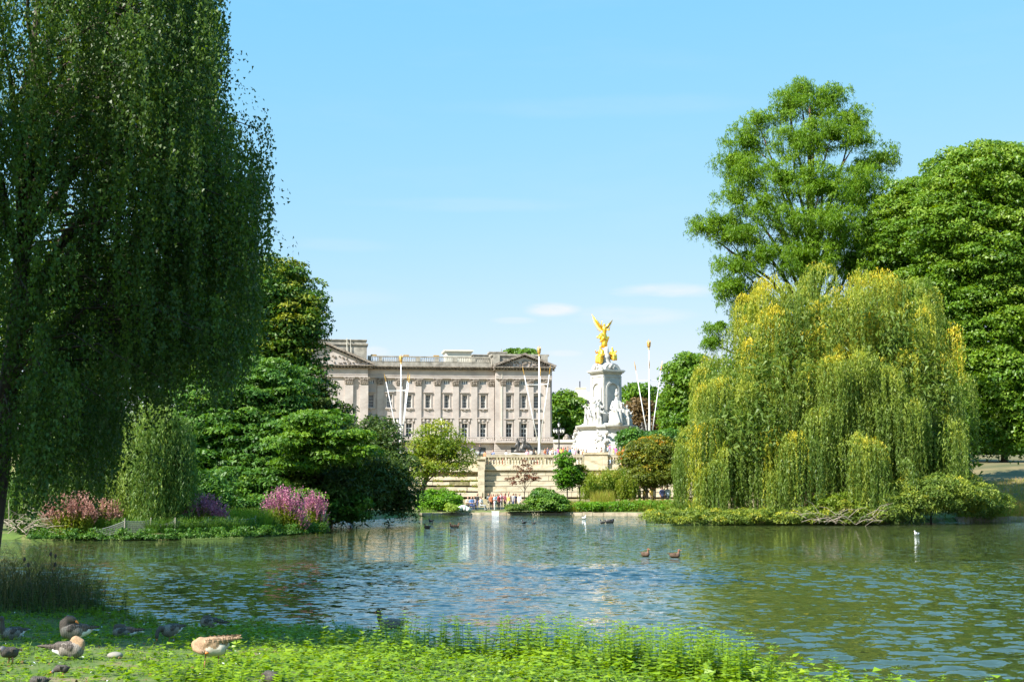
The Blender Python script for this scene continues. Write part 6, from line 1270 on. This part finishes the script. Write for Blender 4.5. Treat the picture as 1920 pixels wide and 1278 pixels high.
def bird(nm, label, cat, loc, rz, s_, caps, mats, wings, bill, legs, eyes=None, group=None, voxel=.02, wingmat='g_back', tail=None, tailmat='g_white'):
    """faces -x. wings: (shoulder, tip, width) per side; bill: (base, tip, r)"""
    r = thing(nm, label, cat, loc, rz, group); s_ *= (.72 if nm == 'goose' else 1); r.scale = (s_, s_, s_)
    caps = list(caps) + [C_((p0[0] + .03, p0[1] * .88, p0[2]), (p1[0] - .03, p1[1], p1[2]), h * .72, .014, 0) for (p0, p1, w, h) in wings]
    put('body', figure(nm + '_body', caps, voxel, 2, mats), None, r)
    for (p0, p1, w, h) in wings:       # folded wing built from rows of overlapping feathers
        p0 = Vector(p0); p1 = Vector(p1); sd = 1 if p0.y > 0 else -1; a = MB(); ax = p1 - p0; L = ax.length; up = Vector((0, 0, 1)); up = (up - ax.normalized() * up.dot(ax.normalized())).normalized(); ou = Vector((0, sd, 0))
        nr = 7
        for i in range(nr):
            for j in range(4):
                f = i / nr; g_ = (j - 1.5) / 3; c0 = p0 + ax * f + up * (g_ * h * 1.05 * (1 - f * .75)) + ou * (w * .5 * (1 - g_ * g_) - .004 * i + .004 * j)
                e = c0 + ax.normalized() * (L * .26 * (1 + f * .8)) + ou * .004 - up * g_ * .02; m_ = c0.lerp(e, .55); ww = h * .42 * (1 - f * .55); n_ = up * ww
                a.add([c0 - ou * .01, m_ + n_ + ou * .006, e, m_ - n_ + ou * .006, m_ + ou * .014], [(0, 1, 4), (1, 2, 4), (2, 3, 4), (3, 0, 4)])
        put('wing', a.mesh('wing', False), wingmat, r)
    if tail:
        a = MB(); c0 = Vector(tail[0]); e = Vector(tail[1]); ax = e - c0
        for k in range(-3, 4): d = Vector((0, k * tail[2] / 6, 0)); w = Vector((0, tail[2] / 8, 0)); a.add([c0 + d * .4 - w * .7, c0 + d * .4 + w * .7, e + d + w, e + d * 1.05 + ax * .06, e + d - w], [(0, 1, 2, 3, 4)]); 
        tm = a.mesh('tail'); put('tail', tm, tailmat, r)
    if bill: a = MB(); b0 = Vector(bill[0]); b1 = Vector(bill[1]); a.tube([b0, b0.lerp(b1, .5), b1], [bill[2], bill[2] * .72, bill[2] * .3], 7, squash=.8); put('bill', a.mesh('bill', True), bill[3] if len(bill) > 3 else 'g_bill', r)
    for (top, kn, ft) in legs:
        a = MB(); a.tube([top, kn, ft], [.014, .010, .010], 6); f = Vector(ft); 
        for dy in (-.035, 0, .035): a.tube([f, f + Vector((-.075, dy, -.004))], [.009, .004], 4)
        a.add([f, f + Vector((-.07, -.035, 0)), f + Vector((-.07, .035, 0))], [(0, 1, 2)]); put('leg', a.mesh('leg', True), 'g_leg', r)
    for e in (eyes or ()): a = MB(); a.ball(e, .008, sub=0); put('eye', a.mesh('eye'), 'eye', r)
    return r
GM = ['g_back', 'g_neck', 'g_breast', 'g_white']
def goose_caps(neck, sit=False, zb=.0):
    """body centre .30 m up when standing; neck: list of points from breast to head"""
    z = .30 + zb; B = [C_((-.14, 0, z + .02), (.06, 0, z + .02), .125, .135, 2), C_((-.02, 0, z + .07), (.18, 0, z + .06), .10, .095, 0), C_((.06, 0, z - .02), (.24, 0, z + .02), .11, .07, 3), C_((.2, 0, z + .06), (.34, 0, z + .07), .07, .03, 0), C_((.24, 0, z + .02), (.36, 0, z + .05), .05, .02, 3), C_((-.16, 0, z - .01), (-.05, 0, z - .05), .10, .10, 2)]
    for i in range(len(neck) - 1):
        r0 = .075 - .03 * min(1, i / max(1, len(neck) - 2)); r1 = .075 - .03 * min(1, (i + 1) / max(1, len(neck) - 2)); B.append(C_(neck[i], neck[i + 1], r0, max(.036, r1), 1))
    h = Vector(neck[-1]); return B
def stand_legs(z=.30): return [((-.0, .05, z - .08), (.01, .05, .12), (.0, .055, .0)), ((.03, -.05, z - .08), (.05, -.05, .12), (.03, -.055, .0))]
def gpos(px, py, zoff=0):
    """where the ground shows at that pixel"""
    D = 22.0
    for _ in range(30):
        x = (px - 960) / FPX * D; z = hz(x, D); D = D * .5 + .5 * ((EYE - z) * FPX / (py - 900))
    x = (px - 960) / FPX * D; return (x, D, hz(x, D) + zoff)
GG = 'geese resting on the near bank'
W2 = lambda z=.30, t_=.33, dz=.05: [((-.10, .105, z + .06), (t_, .03, z + dz + .03), .05, .085), ((-.10, -.105, z + .06), (t_, -.03, z + dz + .03), .05, .085)]
# 1 sitting with raised head at the left edge
z = .12; nk = [(-.2, 0, z + .06), (-.24, 0, z + .16), (-.235, 0, z + .27), (-.25, 0, z + .36)]
cp_ = goose_caps(nk, zb=-.18) + [C_((-.25, 0, z + .37), (-.29, 0, z + .365), .05, .042, 1)]
bird('goose', 'dark goose sitting upright with raised head at the far left of the bank', 'goose', gpos(36, 1192), .9, 1.0, cp_, GM, W2(z), ((-.32, 0, z + .362), (-.385, 0, z + .345), .024), [], [(-.285, -.045, z + .385), (-.285, .045, z + .385)], GG, tail=((.28, 0, z + .06), (.42, 0, z + .07), .14))
# 2 large standing goose, head turned onto its back
z = .30; nk = [(-.2, 0, z + .06), (-.22, 0, z + .17), (-.14, -.02, z + .25), (-.05, -.04, z + .26)]
cp_ = goose_caps(nk) + [C_((-.17, 0, z + .1), (-.12, -.01, z + .24), .085, .075, 1), C_((-.06, -.04, z + .25), (-.01, -.06, z + .23), .062, .055, 1)]
bird('goose', 'largest dark goose standing with its head turned back to preen', 'goose', gpos(152, 1203, -.04), .15, 1.12, cp_, GM, W2(), ((.03, -.085, z + .21), (.09, -.12, z + .16), .026), stand_legs(), [(0, -.115, z + .25)], GG, tail=((.26, 0, z + .04), (.44, 0, z + .03), .15))
# 3 sleeping goose
z = .12; nk = [(-.19, 0, z + .06), (-.18, 0, z + .16), (-.08, 0, z + .18), (.0, 0, z + .17)]
cp_ = goose_caps(nk, zb=-.18) + [C_((-.16, 0, z + .16), (-.08, 0, z + .17), .065, .06, 1)]
bird('goose', 'sleeping grey goose lying low with its head tucked in', 'goose', gpos(243, 1188, -.02), .1, 1.0, cp_, GM, W2(z, .36), None, [], None, GG, tail=((.28, 0, z + .05), (.46, 0, z + .03), .13))
# 4 standing goose seen from behind, grazing to the left
z = .30; nk = [(-.2, 0, z + .04), (-.3, 0, z + .08), (-.38, 0, z + .02), (-.40, 0, z - .06)]
cp_ = goose_caps(nk) + [C_((-.40, 0, z - .07), (-.405, 0, z - .11), .048, .04, 1)]
bird('goose', 'dark goose standing tail on with its orange bill lowered to the left', 'goose', gpos(330, 1197, -.03), .95, 1.0, cp_, GM, W2(), ((-.405, 0, z - .14), (-.41, 0, z - .205), .024), stand_legs(), [(-.38, -.045, z - .08)], GG, tail=((.26, 0, z + .02), (.38, 0, z - .02), .18))
# 5 goose with tucked head by the water, farther
z = .26; nk = [(-.18, 0, z + .07), (-.15, 0, z + .15), (-.05, 0, z + .16)]
cp_ = goose_caps(nk, zb=-.04) + [C_((-.12, 0, z + .13), (-.04, 0, z + .15), .07, .06, 1)]
bird('goose', 'dark goose with tucked head standing nearest the shaded water', 'goose', gpos(402, 1178, -.03), -.1, .98, cp_, GM, W2(z, .38, .0), None, stand_legs(z), None, GG, tail=((.26, 0, z - .0), (.42, 0, z - .04), .14))
# 6 crouching goose facing right with a sunlit neck
z = .17; nk = [(-.2, 0, z + .05), (-.22, 0, z + .14), (-.15, 0, z + .2), (-.07, 0, z + .19)]
cp_ = goose_caps(nk, zb=-.13) + [C_((-.19, 0, z + .1), (-.11, 0, z + .19), .075, .065, 1)]
bird('goose', 'crouching goose facing right at the shade edge, pale brown neck in the sun', 'goose', gpos(143, 1228, -.02), math.pi - .1, 1.12, cp_, ['g_back', 'b_neck', 'g_breast', 'g_white'], W2(z, .42, .04), None, [((.02, .05, z - .06), (.03, .05, .06), (.02, .05, 0)), ((.04, -.05, z - .06), (.05, -.05, .06), (.04, -.05, 0))], None, GG, tail=((.3, 0, z + .05), (.5, 0, z + .08), .12), tailmat='g_back')
# 7 sunlit buff goose preening its breast
z = .43; nk = [(-.19, 0, z + .07), (-.25, -.03, z + .06), (-.235, -.10, z - .02), (-.16, -.15, z - .05)]
B = [C_((-.15, 0, z + .03), (.05, 0, z + .03), .125, .14, 1), C_((.0, 0, z - .02), (.14, 0, z - .03), .14, .12, 3), C_((.1, 0, z + .05), (.24, 0, z + .05), .10, .06, 2), C_((.16, 0, z - .01), (.26, 0, z + .03), .09, .05, 3), C_((-.16, -.01, z + .09), (-.24, -.04, z + .04), .08, .075, 1)]
for i in range(len(nk) - 1): B.append(C_(nk[i], nk[i + 1], .07 - .01 * i, .06 - .008 * i, 1))
B += [C_((-.15, -.15, z - .055), (-.10, -.16, z - .07), .048, .04, 1)]
bird('goose', 'sunlit buff goose standing on the green bank, preening with its head curled down', 'goose', gpos(404, 1254, 0), .12, 1.08, B, ['b_back', 'b_neck', 'b_back', 'b_belly'], [((-.08, .11, z + .09), (.36, .05, z + .16), .05, .08), ((-.08, -.11, z + .08), (.38, -.04, z + .13), .05, .08)], ((-.07, -.165, z - .075), (-.01, -.165, z - .08), .024), [((-.07, -.05, z - .1), (-.09, -.05, .14), (-.11, -.05, 0)), ((.12, .05, z - .1), (.13, .05, .14), (.10, .05, 0))], [(-.12, -.2, z - .05)], GG, wingmat='b_back', tail=((.22, 0, z - .01), (.34, 0, z - .06), .14), tailmat='g_back')
# 8 goose swimming at the edge
z = .06; nk = [(-.2, 0, z + .06), (-.26, 0, z + .16), (-.25, 0, z + .27), (-.27, 0, z + .34)]
cp_ = goose_caps(nk, zb=-.24) + [C_((-.27, 0, z + .35), (-.31, 0, z + .33), .045, .038, 1)]
x, y = gnd(728, 1174, .06); bird('goose', 'brown goose swimming with lowered bill just beyond the nettles', 'goose', (x, 28.6, .0), .05, 1.15, cp_, ['g_breast', 'g_neck', 'g_breast', 'g_back'], W2(z), ((-.335, 0, z + .32), (-.37, 0, z + .27), .022), [], [(-.3, -.04, z + .36)], GG, wingmat='g_breast', tail=((.28, 0, z + .05), (.38, 0, z + .09), .1), tailmat='g_back')
# young waterbirds on the grass
def chick(px, py, lab, rz, s_=1.0, head=(-.12, 0, .10), beak='g_bill', zo=0):
    h = Vector(head); B = [C_((-.06, 0, .14), (.04, 0, .13), .065, .07, 0), C_((.04, 0, .13), (.11, 0, .15), .05, .02, 0), C_((-.08, 0, .16), tuple(h), .035, .032, 0), C_(tuple(h), tuple(h + Vector((-.012, 0, -.01))), .034, .03, 1)]
    bird('moorhen', lab, 'water bird', gpos(px, py, zo), rz, s_, B, ['m_body', 'k_grey'], [((-.04, .06, .16), (.10, .02, .16), .02, .04), ((-.04, -.06, .16), (.10, -.02, .16), .02, .04)], (tuple(h + Vector((-.03, 0, -.01))), tuple(h + Vector((-.065, 0, -.025))), .012, beak), [((0, .03, .09), (.015, .03, .05), (0, .035, 0)), ((.01, -.03, .09), (.025, -.03, .05), (.01, -.035, 0))], None, 'small dark waterbirds on the grass', .014, 'm_body', ((.1, 0, .15), (.15, 0, .17), .05), 'g_back')
chick(34, 1236, 'slim brown moorhen standing at the left edge, red faced', .9, 1.1, (-.10, 0, .19))
chick(131, 1260, 'small grey moorhen pecking in the sun near the bottom left', .15, .75, (-.13, 0, .10))
chick(516, 1284, 'dark brown moorhen cut off by the bottom edge left of centre', -.9, 1.1, (-.10, 0, .10), zo=.0)
chick(90, 1287, 'grey moorhen cut off by the bottom edge at the left', .2, .85, (-.10, 0, .08))
a = MB(); a.ball((0, 0, .04), (.11, .07, .05), sub=2); put('grey_stone', a.mesh('grey_stone', True), 'stone_dark', None, gpos(228, 1226), .2, label='low grey stone in the grass between the crouching and the buff goose', cat='stone')
# birds on the water
def duck(px, py, lab, rz, s_=1.0, kind='duck', group='ducks and coots on the lake', up=True):
    x, y = gnd(px, py, 0); mt = {'duck': ['m_brown', 'm_head'], 'coot': ['iron', 'iron'], 'gull': ['white', 'white']}[kind]
    hz_ = .22 if up else .12; B = [C_((-.10, 0, .05), (.10, 0, .05), .085, .08, 0), C_((.10, 0, .06), (.21, 0, .09), .05, .015, 0), C_((-.13, 0, .08), (-.14, 0, hz_), .04, .032, 1), C_((-.14, 0, hz_), (-.17, 0, hz_), .042, .036, 1)]
    bird('duck' if kind == 'duck' else kind, lab, {'duck': 'duck', 'coot': 'coot', 'gull': 'gull'}[kind], (x, y, 0), rz, s_, B, mt, [((-.06, .07, .09), (.2, .02, .1), .03, .05), ((-.06, -.07, .09), (.2, -.02, .1), .03, .05)], ((-.2, 0, hz_ - .005), (-.25, 0, hz_ - .02), .014, 'gold_dull' if kind != 'coot' else 'white'), [], None, group, .022, {'duck': 'm_brown', 'coot': 'iron', 'gull': 'k_grey'}[kind], ((.16, 0, .09), (.25, 0, .11), .06), {'duck': 'm_brown', 'coot': 'iron', 'gull': 'white'}[kind])
M['m_brown'] = feather_mat('duck_brown', (.05, .03, .02), (.18, .11, .07), 50, .3); M['m_head'] = plain('duck_head', (.2, .09, .05), .7)
duck(1210, 1041, 'left one of two brown ducks side by side on the open water', math.pi - .9, 1.15)
duck(1265, 1043, 'right one of two brown ducks side by side on the open water', math.pi - .3, 1.15)
duck(1143, 979, 'larger dark coot of the pair in front of the long grass bed', math.pi, 1.7, 'coot', up=False)
duck(1130, 980, 'smaller dark coot just left of the larger one', 0, 1.0, 'coot')
duck(1095, 971, 'white gull floating near the stone edge at the centre', 2.6, 1.0, 'gull', 'gulls on the lake')
duck(1719, 1001, 'white gull floating below the right hand willow bush', .2, .8, 'gull', 'gulls on the lake')
duck(801, 989, 'dark duck by itself nearest the left shrub', .3, 1.1)
duck(849, 987, 'left one of a close pair of dark ducks at the centre left', .0, 1.0)
duck(856, 987, 'right one of a close pair of dark ducks at the centre left', math.pi, .9)
duck(808, 977, 'small black coot close under the dark shrub', .2, .9, 'coot')
duck(983, 980, 'small dark coot on the far water at the middle', .4, .9, 'coot')
duck(1001, 981, 'tiny dark coot right of the one at the middle', 2.9, .7, 'coot')
